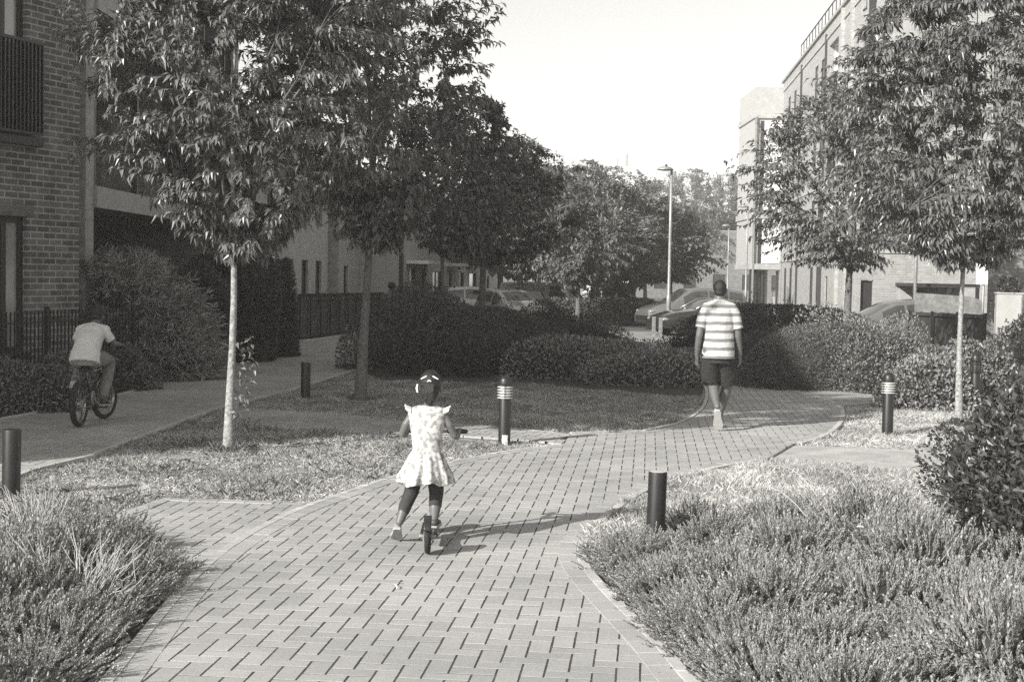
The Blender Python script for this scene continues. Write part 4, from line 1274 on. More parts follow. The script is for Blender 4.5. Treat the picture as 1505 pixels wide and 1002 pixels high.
# right bed, set out in staggered rows
bedR_w = W2([(856,850),(852,826),(880,812),(990,800),(1100,790),(1290,785),(1400,775),(1560,795),(1750,830),(1750,1060),(1030,1060),(985,962),(930,905)])
bedR_w = [(1.4, 3.9)] + bedR_w[:10] + [(3.6, 4.5), (2.9, 3.9)]
pts = []
k = 0
yy = 3.6
cand = []
while yy < 11.2:
    xx = -1 + (.19 if k % 2 else 0)
    while xx < 5.2:
        cand.append((xx + rl_.uniform(-.09, .09), yy + rl_.uniform(-.08, .08)))
        xx += .53
    yy += .40; k += 1
BR = [ (x, y) for x, y in cand if inside(bedR_w, np.array([x]), np.array([y]))[0] ]
kk_ = 0
def edge_near(x, y, poly_line, dmin):
    P = np.array(poly_line); a, b = P[:-1], P[1:]
    ab = b - a; t = np.clip(((np.array([x, y]) - a)*ab).sum(1)/(ab**2).sum(1), 0, 1)
    d = np.linalg.norm(a + ab*t[:, None] - [x, y], axis=1).min()
    return d < dmin
BOL = Gl(962, 811)
for x, y in BR:
    if edge_near(x, y, WR, .52) or (x - BOL[0])**2 + (y - BOL[1] + .30)**2 < .36**2: continue
    s = rl_.uniform(.9, 1.3)
    if y > 9.2: s *= .85
    if rl_.random() < .05 or ((x-3.38)/.66)**2 + ((y-8.7)/.9)**2 < 1 or (x > 3.3 and y > 9.9): continue
    q_ = 'silvery lavender bush spilling over the right kerb of the main path' if edge_near(x, y, WR, .62) else ('silvery lavender bush at the foot of the glossy dark hedge' if (x > 2.6 and y > 8.2) else ('silvery lavender bush in the back row next to the long dry grass' if y > 8.6 else 'silvery lavender bush in the middle of the large right hand bed'))
    lav(x, y, s, kk_, q_, 'lavender in the right bed', rl_.uniform(.7, 1.4)); kk_ += 1
# left bed
bedL_w = [(-1.84, 4.4)] + W2([(240,925),(268,880),(262,862),(225,832),(165,815),(90,800),(0,795),(-80,810),(-200,900)]) + [(-3.4, 4.6)]
k = 0; yy = 3.6; cand = []
while yy < 11.5:
    xx = -5.6 + (.2 if k % 2 else 0)
    while xx < -.9:
        cand.append((xx + rl_.uniform(-.08, .08), yy + rl_.uniform(-.08, .08))); xx += .44
    yy += .38; k += 1
gap = Gl(112, 905)
for x, y in cand:
    if not inside(bedL_w, np.array([x]), np.array([y]))[0]: continue
    if edge_near(x, y, WL, .52): continue
    if (x-gap[0])**2 + ((y-gap[1])*.8)**2 < .27**2: continue
    lav(x, y, rl_.uniform(.95, 1.25), kk_, 'silvery lavender bush at the left kerb of the main path' if edge_near(x, y, WL, .7) else ('silvery lavender bush at the back of the left bed by the dry lawn' if y > 8.3 else 'silvery lavender bush inside the left hand bed, away from the path'), 'lavender in the left bed', rl_.uniform(1.0, 1.35)); kk_ += 1
def kerb_row(line, side, y0, y1, step, off, label, group, smin, smax):
    global kk_
    P = resample([p for p in line if y0 - .6 < p[1] < y1 + .6], step); T = np.gradient(P, axis=0); T /= np.linalg.norm(T, axis=1)[:, None]
    for (x, y), t in zip(P, T):
        if not y0 < y < y1: continue
        s = rl_.uniform(smin, smax); o_ = off + .20*(s - smin) + rl_.uniform(0, .05)
        lav(x - side*t[1]*o_*-1, y - side*t[0]*o_, s, kk_, label, group, rl_.uniform(.75, 1.1)); kk_ += 1
kerb_row(WR, 1, 4.2, 8.75, .37, .31, 'silvery lavender bush spilling over the right kerb of the main path', 'lavender in the right bed', .78, .98)
kerb_row(WL, -1, 4.2, 8.0, .40, .33, 'silvery lavender bush at the left kerb of the main path', 'lavender in the left bed', .82, 1.05)
# woody bare plant in the gap
mb = MB(); rb = random.Random(9)
for k in range(46):
    a = rb.uniform(-.6, pi + .6) if k % 3 else rb.uniform(0, 2*pi); L = rb.uniform(.24, .46); el = rb.uniform(.15, 1.1)
    p = Vector((0, 0, .03)); pts_ = [p]
    d = Vector((cos(a)*cos(el), sin(a)*cos(el), sin(el)))
    for j in range(5):
        d = (d + Vector((rb.gauss(0, .12), rb.gauss(0, .12), rb.gauss(.05, .12)))).normalized(); p = p + d*L/5; pts_.append(p)
    mb.tube(pts_, [.0065, .0055, .0045, .0035, .0025, .0015], 5)
    for j in (2, 3, 4):
        d2 = (d + Vector((rb.gauss(0, .5), rb.gauss(0, .5), rb.gauss(.2, .3)))).normalized()
        mb.tube([pts_[j], pts_[j] + d2*.07, pts_[j] + d2*.14 + Vector((0, 0, .02))], [.003, .002, .001], 4)
o = mb.build('woody_lavender', M['stem'], smooth=True); o.location = (gap[0], gap[1], 0)
tag(o, 'old woody lavender with bare pale stems splayed open in the left bed', 'shrub')
o2 = o.copy(); COL.objects.link(o2); p = Gl(55, 838); o2.location = (p[0], p[1], 0.08); o2.rotation_euler = (0, 0, 2.0); o2.scale = (.85, .85, 1.0)
o2['label'] = 'bare upright pale stems of an old lavender at the back of the left bed'

# ---------------------------------------------------------- grass
def grass(name, polys, dens, h, w, mt, label, seed, exclude=(), patch=.5, lean=.5, z=.0, kind='stuff', patch_s=1.3):
    rg = np.random.default_rng(seed)
    allp = np.array([p for q in polys for p in q])
    x0, y0 = allp.min(0); x1, y1 = allp.max(0)
    n = int((x1-x0)*(y1-y0)*dens)
    X = rg.uniform(x0, x1, n); Y = rg.uniform(y0, y1, n)
    # clump
    X += .02*rg.normal(0, 1, n)
    k = np.zeros(n, bool)
    for p in polys: k |= inside(p, X, Y)
    for p in exclude: k &= ~inside(p, X, Y)
    X, Y = X[k], Y[k]
    nz = np.sin(X*patch_s*2.1+.5)*np.sin(Y*patch_s*2.7) + .7*np.sin(X*patch_s*5.3+Y*3.1)*np.sin(Y*patch_s*4.7-X*2.2) + .5*np.sin(X*11+2*np.sin(Y*7))*np.sin(Y*13)
    k = rg.uniform(-1.6, 1.6, len(X)) < nz + patch*1.6
    X, Y, nz = X[k], Y[k], nz[k]
    n = len(X)
    H = h*rg.uniform(.4, 1.2, n)*(1 + .35*nz)
    az = rg.uniform(0, 2*pi, n)
    S = np.stack([np.cos(az), np.sin(az), np.zeros(n)], 1)
    la = rg.uniform(0, 2*pi, n); lr = np.minimum(np.abs(rg.normal(0, lean, n)), 1.6)
    Ld = np.stack([np.cos(la)*lr, np.sin(la)*lr, np.ones(n)], 1)
    Ld = norm(Ld)
    P = np.stack([X, Y, gz_np(Y) + z], 1)
    H = H[:, None]; wv = (w*rg.uniform(.6, 1.2, n))[:, None]
    bend = np.stack([np.cos(la)*lr, np.sin(la)*lr, -.4*lr], 1)*.5
    V = np.stack([P - S*wv*.5, P + S*wv*.5, P + Ld*H*.55 + S*wv*.35, P + Ld*H + bend*H], 1).reshape(-1, 3)
    b = np.arange(n)[:, None]*4
    F = np.concatenate([b + [0, 1, 2], b + [0, 2, 3]], 1).reshape(-1, 3)
    me = mesh_np(name, V, F)
    o = link(name, me, None, M[mt])
    return tag(o, label, 'grass', kind=kind)

M['blade_green'] = mat('greener grass blades', .17, .6, .3, 1.2, island=.45, trans=.3, scale2=5, var2=.25)
M['blade_mid'] = mat('mixed grass blades', .36, .7, .35, .9, island=.45, trans=.3, scale2=5, var2=.3)
LAWN_A = W2([(-60,735),(33,700),(120,680),(255,630),(326,603),(400,632),(480,638),(600,642),(700,648),(790,654),(825,659),(700,674),(640,688),(590,700),(520,724),(450,749),(446,742),(330,738),(237,734),(177,757),(100,790),(-60,800)])
LAWN_B = W2([(333,598),(400,606),(530,614),(600,624),(672,626),(750,632),(840,641),(900,640),(960,636),(1005,624),(1030,609),(1036,588),(760,566),(560,560),(526,548),(400,586)])
LAWN_C = W2([(1165,656),(1202,645),(1229,629),(1238,612),(1231,600),(1320,592),(1400,590),(1540,592),(1540,668),(1370,663),(1250,658)])
LAWN_D = W2([(882,768),(918,741),(965,717),(1020,699),(1075,688),(1130,680),(1250,690),(1370,693),(1560,697),(1500,760),(1290,765),(1100,775),(960,792),(900,800),(880,850),(858,850),(851,826),(850,808),(858,792)])
pex = [MAIN_POLY, BIKE_POLY]
grass('lawn_grass', [LAWN_A], 5200, .042, .0042, 'blade_dry', 'dry bleached mown grass around the pale cherry tree', 1, exclude=pex, patch=.35, lean=.9)
grass('lawn_grass', [LAWN_A], 1200, .07, .005, 'blade_green', 'greener tufts in the dry lawn', 2, exclude=pex, patch=-.35, lean=.6)
grass('lawn_grass', [LAWN_B], 1100, .055, .0055, 'blade_dry', 'bleached tufts in the shaded lawn', 8, exclude=pex, patch=-.25, lean=.7)
grass('lawn_grass', [LAWN_B], 4200, .05, .0055, 'blade_mid', 'shaded mown grass in front of the dark bushes', 3, exclude=pex, patch=.6, lean=.7)
grass('lawn_grass', [LAWN_C], 3600, .05, .0055, 'blade_dry', 'dry grass around the right lamp bollard', 4, exclude=[MAIN_POLY], patch=.5, lean=.8)
grass('rough_grass', [LAWN_D], 5200, .065, .0042, 'blade_dry', 'longer dry grass between the lavender and the curved kerb', 5, exclude=[MAIN_POLY], patch=.7, lean=.45)
grass('rough_grass', [[p_ for p_ in W2([(860,800),(1400,780),(1560,800),(1500,900),(960,900)])]], 200, .13, .0028, 'blade_dry', 'stray dry grass among the right lavender', 6, patch=.3, lean=.3)
for k_, (tx_, ty_) in enumerate(((T1.location.x, T1.location.y), (T2.location.x, T2.location.y), (TR2.location.x, TR2.location.y))):
    cp_ = [(tx_ + .20*cos(a_)*(1 + .3*sin(3*a_)), ty_ + .20*sin(a_)) for a_ in np.linspace(0, 2*pi, 14)[:-1]]
    grass('weeds', [cp_], 3000, .12, .007, 'blade_green', ['weeds and tufts round the foot of the pale cherry trunk', 'weeds round the foot of the leaning cherry trunk', 'weeds round the foot of the right hand pale trunk'][k_], 20 + k_, patch=1, lean=.6)
# long arching dry stalks above the right lavender
mb = MB(); rb = random.Random(12)
for (px, py, qx, qy, hh) in ((1225,800,1100,745,.26),(1278,790,1195,740,.22),(1290,770,1385,735,.20),(1200,810,1090,760,.16),(1275,792,1210,745,.28),(1385,735,1370,700,.3),(1380,740,1425,690,.35)):
    a = Vector(Gl(px, py)); b = Vector(Gl(qx, qy)); 
    mb.tube([a*(1-t) + b*t + Vector((0, 0, .12 + hh*4*t*(1-t)*.9 + t*hh*.3)) for t in [i/8 for i in range(9)]], [.0035]*5 + [.003, .0025, .002, .0015], 4)
o = mb.build('dry_stalks', M['stem'], smooth=True); tag(o, 'long arching dry grass stalks over the right lavender bed', 'grass stalks')
# litter
def chip(name, label, p, s, mt, seed, cat):
    rb = random.Random(seed); mb = MB()
    n = 7; top = [(cos(2*pi*k/n)*s*rb.uniform(.5, 1.1), sin(2*pi*k/n)*s*rb.uniform(.25, .6), s*rb.uniform(.05, .5)) for k in range(n)]
    bot = [(x, y, z - s*.12) for x, y, z in top]
    mb.add(top + bot, [tuple(range(n)), tuple(range(2*n-1, n-1, -1))] + [(k, n+k, n+(k+1) % n, (k+1) % n) for k in range(n)])
    o = mb.build(name, M[mt]); o.location = p; o.rotation_euler = (0, 0, rb.uniform(0, 6))
    tag(o, label, cat)
p = Gl(581, 872); mb = MB(); mb.tube([(-.012, .05, .006), (0, .02, .014), (.008, -.01, .012), (.01, -.045, .005)], [.0015, .005, .006, .001], 8, squash=[(1, .4)]*4)
o = mb.build('feather', M['white'], smooth=True); o.location = (p[0], p[1], .032); tag(o, 'small curved white feather lying on the paving below the scooter', 'feather')
p = Gl(1219, 850); chip('paper_scrap', 'white scrap of paper caught on top of the right lavender', (p[0]+.02, p[1]-.6, .40), .022, 'white', 2, 'litter')
p = Gl(442, 515); chip('paper_scrap', 'pale scrap of litter on the shaded left path near the railings', (p[0], p[1], .05), .09, 'white', 3, 'litter')
for k, (px, py) in enumerate(((1005, 985), (990, 970), (1018, 992))):
    p = Gl(px, py); chip('stone', ['pale stone chip on the bare soil by the near right kerb', 'pale stone chip nearest the kerb edge at the bottom', 'rightmost pale stone chip on the near soil'][k], (p[0], p[1], .02), .022, 'kerb', 5+k, 'stone')
for k, (px, py) in enumerate(((412, 657), (436, 659), (272, 683))):
    p = Gl(px, py); chip('clod', ['dark clod of earth on the dry lawn right of the cherry trunk', 'second dark clod right of the cherry trunk, nearer the girl', 'dark clod on the dry lawn left of the cherry trunk'][k], (p[0], p[1], .03), .06, 'soil', 9+k, 'clod')

# bark mulch, dead twigs and fallen leaves
def scatter(name, label, polys, n, smin, smax, mt, seed, zf, exclude=(), flat=.35, near=None):
    rg = np.random.default_rng(seed); allp = np.array([p for q in polys for p in q]); x0, y0 = allp.min(0); x1, y1 = allp.max(0)
    X = rg.uniform(x0, x1, n); Y = rg.uniform(y0, y1, n); k = np.zeros(n, bool)
    for p in polys: k |= inside(p, X, Y)
    for p in exclude: k &= ~inside(p, X, Y)
    X, Y = X[k], Y[k]; n = len(X)
    a = rg.uniform(0, 2*pi, n); L = rg.uniform(smin, smax, n); Wd = L*rg.uniform(.2, .6, n); th = L*flat*rg.uniform(.1, .5, n)
    d = np.stack([np.cos(a), np.sin(a), rg.normal(0, .25, n)], 1); s = np.stack([-np.sin(a), np.cos(a), rg.normal(0, .25, n)], 1)
    P = np.stack([X, Y, np.full(n, zf) + gz_np(Y) + rg.uniform(0, .006, n)], 1)
    L, Wd, th = L[:, None], Wd[:, None], th[:, None]; up = np.array([0, 0, 1.])
    V = np.stack([P - d*L/2, P + s*Wd/2, P + d*L/2, P - s*Wd/2, P + up*th + d*L*.1, P - up*.002], 1).reshape(-1, 3)
    F = np.array([(0,3,4),(3,2,4),(2,1,4),(1,0,4)]); F = (np.arange(n)[:, None, None]*6 + F[None]).reshape(-1, 3)
    return tag(link(name, mesh_np(name, V, F), None, M[mt]), label, 'litter', kind='stuff')
M['mulch'] = mat('bark mulch', .11, .9, .3, 20, island=.7)
M['dead_leaf'] = mat('dead leaves', .20, .7, .3, 20, island=.6)
strip_R = [(p[0], p[1]) for p in WR if 4.5 < p[1] < 11] ; strip_R = strip_R + [(p[0] + .55, p[1]) for p in strip_R[::-1]]
strip_L = [(p[0], p[1]) for p in WL if 4.5 < p[1] < 9.5] ; strip_L = strip_L + [(p[0] - .6, p[1]) for p in strip_L[::-1]]
scatter('bark_mulch', 'crumbled bark and dead twigs on the bare soil by the kerbs', [strip_R, strip_L], 5200, .008, .035, 'mulch', 3, .013, exclude=[MAIN_POLY])
scatter('bark_mulch', 'pale dry debris among the bark by the kerbs', [strip_R, strip_L], 700, .006, .03, 'dead_leaf', 4, .015, exclude=[MAIN_POLY])
scatter('fallen_leaves', 'few small dry leaves and specks scattered on the main paving', [MAIN_POLY], 420, .006, .022, 'dead_leaf', 5, .030)
scatter('fallen_leaves', 'dry leaves and twigs lying on the lawns', [LAWN_A, LAWN_B, LAWN_C], 1500, .02, .05, 'dead_leaf', 6, .03, exclude=[MAIN_POLY, BIKE_POLY, CROSS_POLY])
scatter('fallen_leaves', 'small leaves blown along the shaded left path', [BIKE_POLY], 500, .01, .035, 'dead_leaf', 7, .030)
# ------------------------------------------------------------ street furniture
def plain_bollard(label, p, lean=0, r=.058, h=.5, pale_top=False):
    mb = MB(); mb.lathe([(r*1.01, -.05), (r, 0), (r, h-.012), (r*.97, h-.003), (r*.90, h)], 28)
    b = mb.build('bollard', M['iron'], smooth=False); b.data.shade_smooth(); b.data.set_sharp_from_angle(angle=radians(40))
    b.location = p; b.rotation_euler = (0, lean, 0)
    mb = MB(); mb.lathe([(r*.88, h), (r*.86, h+.002), (0.0001, h+.003)], 24)
    mb.build('cap', M['kerb'] if pale_top else M['iron'], b)
    return tag(b, label, 'bollard', 'plain round bollards')
plain_bollard('plain black round bollard with a pale worn top rising out of the lavender', Gl(962, 811), .02, pale_top=True)
plain_bollard('plain black round bollard at the left edge of the photograph behind the lavender', Gl(16, 731), .015, r=.066)
plain_bollard('plain black bollard on the shaded grass left of the leaning cherry trunk', Gl(449, 588), 0, r=.062)

def lamp_bollard(label, p, sc=1.0, sticker=False, rz=0, ring=True):
    root = empty('lamp_bollard', p, rz); root.scale = (1, 1, sc)
    tag(root, label, 'lamp bollard', 'lamp bollards along the path')
    mb = MB(); mb.lathe([(.064, -.04), (.062, 0), (.060, .02), (.060, .462), (.058, .468)], 28)
    o = mb.build('post', M['iron'], root, True); o.data.set_sharp_from_angle(angle=radians(40))
    mb = MB(); mb.lathe([(.05, .468), (.05, .60)], 24); mb.build('light_tube', M['silver'], root, True)
    mb = MB()
    for k in range(5): 
        z = .484 + k*.0265
        mb.lathe([(.052, z-.004), (.079, z-.011), (.081, z-.008), (.055, z+.003)], 28)
    mb.build('louvre_rings', M['silver'] if ring else M['iron'], root, True)
    mb = MB()
    for k in range(3):
        a = k*2.094 + .5; mb.bar((cos(a)*.074, sin(a)*.074, .468), (cos(a)*.074, sin(a)*.074, .602), .008)
    mb.build('guard_rod', M['iron'], root)
    mb = MB(); mb.lathe([(.066, .600), (.067, .612), (.065, .635)] + [(.064*cos(t), .635 + .066*sin(t)) for t in np.linspace(.15, 1.56, 9)], 28)
    mb.build('dome_cap', M['iron'], root, True)
    if sticker:
        mb = MB(); mb.grid(lambda u, v: (.0615*cos(-1.95+u*.95+.03*sin(v*9)), .0615*sin(-1.95+u*.95), .012+v*.10 + .006*sin(u*15)), 8, 6)
        mb.build('torn_sticker', M['white'], root)
    return root
lamp_bollard('black lamp bollard with bright rings and a torn white patch, right of the girl', Gl(741, 655), sticker=True)
lamp_bollard('black lamp bollard standing in the dry grass right of the curved paving', Gl(1304, 641), rz=1)
lamp_bollard('dark lamp bollard half hidden among leaves beside the pale right hand trunk', Gl(1432, 607), 1.12, rz=2, ring=False)

def street_lamp(label, px, Y, ztop, side=-1):
    b = gat(px, Y); root = empty('street_lamp', b)
    tag(root, label, 'street lamp', 'street lamps by the court and road')
    h = ztop - b[2]
    mb = MB(); mb.lathe([(.085, 0), (.085, 1.35), (.06, 1.42), (.055, h*.6), (.048, h-.12)], 14); mb.build('pole', M['steel'], root, True)
    mb = MB(); mb.box(-.02, .02, -.092, -.08, .5, 1.1); mb.build('access_door', M['steel'], root)
    mb = MB(); mb.lathe([(.08, -.16), (.30, -.13), (.31, -.10), (.22, -.03), (.07, .01), (0.0001, .02)], 20, c=(side*.24, 0, h)); mb.build('lamp_head', M['steel'], root, True)
    mb = MB(); mb.lathe([(.05, 0), (.04, .06), (.0001, .08)], 12, c=(side*.2, 0, h+.012)); mb.build('photocell', M['iron'], root, True)
    mb = MB(); mb.tube([(0, 0, h-.2), (0, 0, h-.11), (side*.1, 0, h-.08)], .045, 10); mb.build('arm', M['steel'], root, True)
    return root
zl = at(983, 245, 54).z
street_lamp('tallest nearest street lamp beside the parked cars', 983, 54, zl)
for px, py, lb in ((1096, 301, 'street lamp against the edge of the stair bay'), (1069, 330, 'second farthest street lamp right of the man\'s head'), (1054, 346, 'farthest and lowest street lamp just above the man')):
    street_lamp(lb, px, F_PX*(zl - 1.7)/(407.5 - py), zl)
for k, (px, py) in enumerate(((960.5, 494), (970.5, 496))):
    p = Gl(px, py); mb = MB(); mb.box(-.06, .06, -.06, .06, -.02, .66); mb.box(-.065, .065, -.065, .065, .661, .68)
    o = mb.build('timber_post', M['stained'], bevel=.006); o.location = p
    tag(o, ['left of two squat grey posts in front of the parked car', 'right of two squat grey posts in front of the parked car, nearer'][k], 'post')
b = gat(952, 63); mb = MB(); mb.lathe([(.06, 0), (.06, .75), (.05, .78), (.0001, .8)], 12); o = mb.build('white_post', M['white'], smooth=True); o.location = b
tag(o, 'thin white post in front of the far trees left of the tall lamp', 'post')
# small sign on a pole by the right houses
b = gat(1440, 36); sg = empty('street_sign', b); tag(sg, 'blank pale rectangular sign plate on a thin pole left of the brown brick house', 'sign')
zt3 = at(1440, 418, 36).z - b[2]; zt4 = at(1440, 388, 36).z - b[2]
mb = MB(); mb.tube([(.1, .04, 0), (.1, .04, zt4+.1)], .03, 8); mb.build('pole', M['steel'], sg, True)
mb = MB(); mb.box(-.1, .24, -.01, .008, zt3, zt4); mb.build('plate', M['white'], sg)
b = gat(1345, 41.5); mb = MB(); mb.lathe([(.05, 0), (.05, 2.9), (.03, 3.0)], 10); o = mb.build('pole', M['steel'], smooth=True); o.name = 'thin_pole'; o.location = b
tag(o, 'thin grey pole standing at the left end of the car port', 'pole')

# ------------------------------------------------------------ fences
def railings(label, p0, p1, h, bar_gap=.10, bw2=.014, post_every=1.9, z0=0, tilt=0):
    p0 = Vector(p0); p1 = Vector(p1); d = p1 - p0; L = Vector((d.x, d.y)).length
    root = empty('railings', p0, atan2(d.y, d.x)); tag(root, label, 'railings')
    sl = d.z/L
    def zz(x): return z0 + sl*x
    mb = MB()
    mb.add([], [])
    for hh in (.10, h-.14):
        mb.bar((0, 0, zz(0)+hh), (L, 0, zz(L)+hh), .03, .02)
    n = int(L/bar_gap)
    for k in range(n+1):
        x = k*L/n; mb.box(x-bw2/2, x+bw2/2, -.008, .008, zz(x)+.02, zz(x)+h)
    mb.build('bars', M['iron'], root)
    for k in range(int(L/post_every)+1):
        x = min(L, k*post_every); q = MB(); q.box(x-.025, x+.025, -.026, .026, zz(x)-.1, zz(x)+h+.03); q.box(x-.03, x+.03, -.03, .03, zz(x)+h+.031, zz(x)+h+.05); q.build('post', M['iron'], root)
    return root
fa = at(-90, 500, 16.3); fb = at(203, 500, 20.6)
railings('black vertical bar railings in front of the red brick block, behind the boy', (fa.x, fa.y, .0), (fb.x, fb.y, 0), 1.13, .085, .016, 2.15)
fc = G(437, 501); fd = G(533, 487.5)
def board_fence(label, p0, p1, h, name='board_fence', mt='timber', bw3=.14, posts=1.2, spikes=False, lean=0):
    p0 = Vector(p0); p1 = Vector(p1); d = p1 - p0; L = Vector((d.x, d.y)).length
    root = empty(name, p0, atan2(d.y, d.x)); tag(root, label, 'fence')
    sl = d.z/L; mb = MB(); rb = random.Random(4)
    n = int(L/bw3)
    for k in range(n):
        x0 = k*L/n; x1 = (k+1)*L/n - .006; y = rb.uniform(0, .006); hh = h + rb.uniform(-.01, .01)
        z = sl*x0; mb.box(x0, x1, y, y+.018, z+.03, z+hh)
        if spikes: mb.box(x0+.03, x0+.05, y, y+.018, z+hh+.001, z+hh+.10); mb.box(x0+.10, x0+.115, y, y+.018, z+hh+.001, z+hh+.10)
    mb.build('boards', M[mt], root)
    q = MB(); q.bar((0, -.03, h-.06), (L, -.03, sl*L+h-.06), .05, .05); q.bar((0, -.03, .12), (L, -.03, sl*L+.12), .05, .05); q.build('rail', M[mt], root)
    for k in range(int(L/posts)+1):
        x = k*posts; q = MB(); q.box(x-.035, x+.035, -.10, -.055, sl*x-.05, sl*x+h+.03); q.build('post', M['iron'], root)
    return root
hf = (at(437, 437, fc.y).z - fc.z)
board_fence('dark boarded railings behind the left path, in front of the pale brick house', fc, (fd + (fd-fc).normalized()*3.5), hf, spikes=True, bw3=.15)
fe = at(262, 540, 25.5)
board_fence('dark boarded fence half hidden by shrubs behind the pale cherry trunk', (fe.x, fe.y, gz(0, fe.y)), (fc.x-.1, fc.y-.2, fc.z), 1.15, bw3=.15)
y0_, y1_ = 37.0, 26.5
a_ = at(1341, 458, y0_); b_ = at(1497, 481, y1_)
g0_ = Vector((a_.x, y0_, gz(0, y0_))); g1_ = Vector((b_.x + 1.4, y1_ - 3.0, gz(0, y1_)))
board_fence('long dark board fence behind the right hand shrubs', g0_, g1_, a_.z - g0_.z, bw3=.2, posts=1.8)
e = railings('low black railings at the far right behind the leafy shrub', (at(1470, 500, 22).x, 22, 0), (at(1540, 500, 20).x, 20, 0), .75, .09, .014, 1.2)
railings('thin far railings beyond the court, in front of the far trees', (gat(820, 66)[0], 66, gz(0, 66)), (gat(945, 68)[0], 68, gz(0, 68)), 1.0, .16, .02, 3)

# ------------------------------------------------------------ cars
M['paint_silver'] = mat('silver car paint', .42, .28, .03, 3, coat=.8, metal=.35)
M['paint_black'] = mat('black car paint', .02, .22, .03, 3, coat=1, spec=.6)
M['paint_white'] = mat('white car paint', .72, .3, .03, 3, coat=.6)
M['paint_mid'] = mat('grey metallic paint', .17, .26, .03, 3, coat=.9, metal=.3)
M['paint_grey'] = mat('mid grey car paint', .13, .28, .03, 3, coat=.8)
M['car_glass'] = mat('car glass', .05, .05, 0, 1, spec=1)
M['tyre'] = mat('tyre rubber', .02, .85, .1, 20)
M['alloy'] = mat('alloy wheel', .5, .3, .05, 8, metal=.8)
M['lens'] = mat('lamp lens', .25, .1, 0, 1, spec=.8)
def interp(tab, x):
    xs_ = [t[0] for t in tab]; return float(np.interp(x, xs_, [t[1] for t in tab]))
def make_car(name, label, L, Wd, top, belt, paint, glass_x, ws, group=None, wr=.33, wb=.62, cat='car', cabin_in=.76, sill=.2):
    """top / belt: tables of (x, z), x forward from -L/2 to L/2; ws: windscreen and rear glass x ranges"""
    root = empty(name); tag(root, label, cat, group)
    def hw(x):
        t = abs(2*x/L); return Wd/2*(1 - .16*t**5 - .02*t*t)
    def sect(x):
        zt = interp(top, x); zb = min(interp(belt, x), zt-.02); w = hw(x)
        k = min(1, (zt - zb)/.35); wt = w*(.93*(1-k) + cabin_in*k)
        e = .06 + .28*max(0, abs(2*x/L) - .9)*10*.1
        return [(w*.93, sill+e), (w*.99, sill+.14+e*.5), (w, .55), (w*.985, zb-.12), (w*.95, zb), ((w*.95+wt)/2 + .02*k, (zb+zt)/2), (wt, zt-.055*k-.01), (wt*.9, zt-.012), (wt*.55, zt+.012), (0, zt+.02)]
    nx_ = 64; xs_ = [-L/2 + L*i/nx_ for i in range(nx_+1)]
    vs, fs = [], []
    for x in xs_:
        s = sect(x); row = [(x, y, z) for y, z in s] + [(x, -y, z) for y, z in s[-2::-1]]
        vs += row
    m_ = 19
    for i in range(nx_):
        for j in range(m_-1):
            fs.append((i*m_+j, (i+1)*m_+j, (i+1)*m_+j+1, i*m_+j+1))
    fs.append(tuple(range(m_))); fs.append(tuple(nx_*m_ + j for j in range(m_))[::-1])
    mb = MB(); mb.add(vs, fs); body = mb.build('body', M[paint], root, True); body.data.set_sharp_from_angle(angle=radians(35))
    def side_pt(x, f, sg):
        zt = interp(top, x); zb = min(interp(belt, x), zt-.02); w = hw(x); k = min(1, (zt-zb)/.35); wt = w*(.93*(1-k)+cabin_in*k)
        P0 = Vector((w*.95, zb)); P1 = Vector(((w*.95+wt)/2+.02*k, (zb+zt)/2)); P2 = Vector((wt, zt-.055*k-.01))
        p = P0.lerp(P1, f*2) if f < .5 else P1.lerp(P2, f*2-1)
        return (x, sg*(p.x + .006), p.y)
    for sg in (1, -1):
        for (a, b) in glass_x:
            q = MB(); q.grid(lambda u, v: side_pt(a+(b-a)*u, .10+.80*v, sg), 12, 6)
            q.build('side_window', M['car_glass'], root, True)
    for k, (a, b) in enumerate(ws):
        q = MB()
        def fn(u, v):
            x = a + (b-a)*u; zt = interp(top, x); zb = min(interp(belt, x), zt-.02); w = hw(x); kk = min(1, (zt-zb)/.35); wt = w*(.93*(1-kk)+cabin_in*kk)
            y = (v*2-1)*wt*.86
            return (x + (.004 if a > 0 else -.004), y, zt + .018 - .03*abs(v*2-1)**3 + .006)
        q.grid(fn, 8, 10); q.build('windscreen' if k == 0 else 'rear_window', M['car_glass'], root, True)
    for sx in (1, -1):
        for sy in (1, -1):
            x = sx*wb*L/2; y = hw(x)
            q = MB(); q.lathe([(.0001, -.02), (wr*1.16, -.02), (wr*1.16, .004), (.0001, .004)], 26, c=(x, sy*y*.992, wr), axis='y'); q.build('wheel_arch', M['iron'], root)
            t = MB(); t.lathe([(wr*.62, -.10), (wr*.93, -.10), (wr, -.07), (wr, .07), (wr*.93, .10), (wr*.62, .10)], 28, c=(0, 0, 0), axis='y')
            w = t.build('wheel', M['tyre'], root, True); w.location = (x, sy*(y-.075), wr)
            r = MB(); r.lathe([(wr*.60, sy*.085), (wr*.64, sy*.095), (wr*.64, sy*.06)], 26, axis='y')
            for k in range(5):
                a = 2*pi*k/5; r.bar((cos(a)*.03, sy*.085, sin(a)*.03), (cos(a)*wr*.62, sy*.09, sin(a)*wr*.62), .05, .02, up=(0, 1, 0))
            r.lathe([(.05, sy*.07), (.05, sy*.10), (.0001, sy*.102)], 12, axis='y')
            r.build('rim', M['alloy'], w)
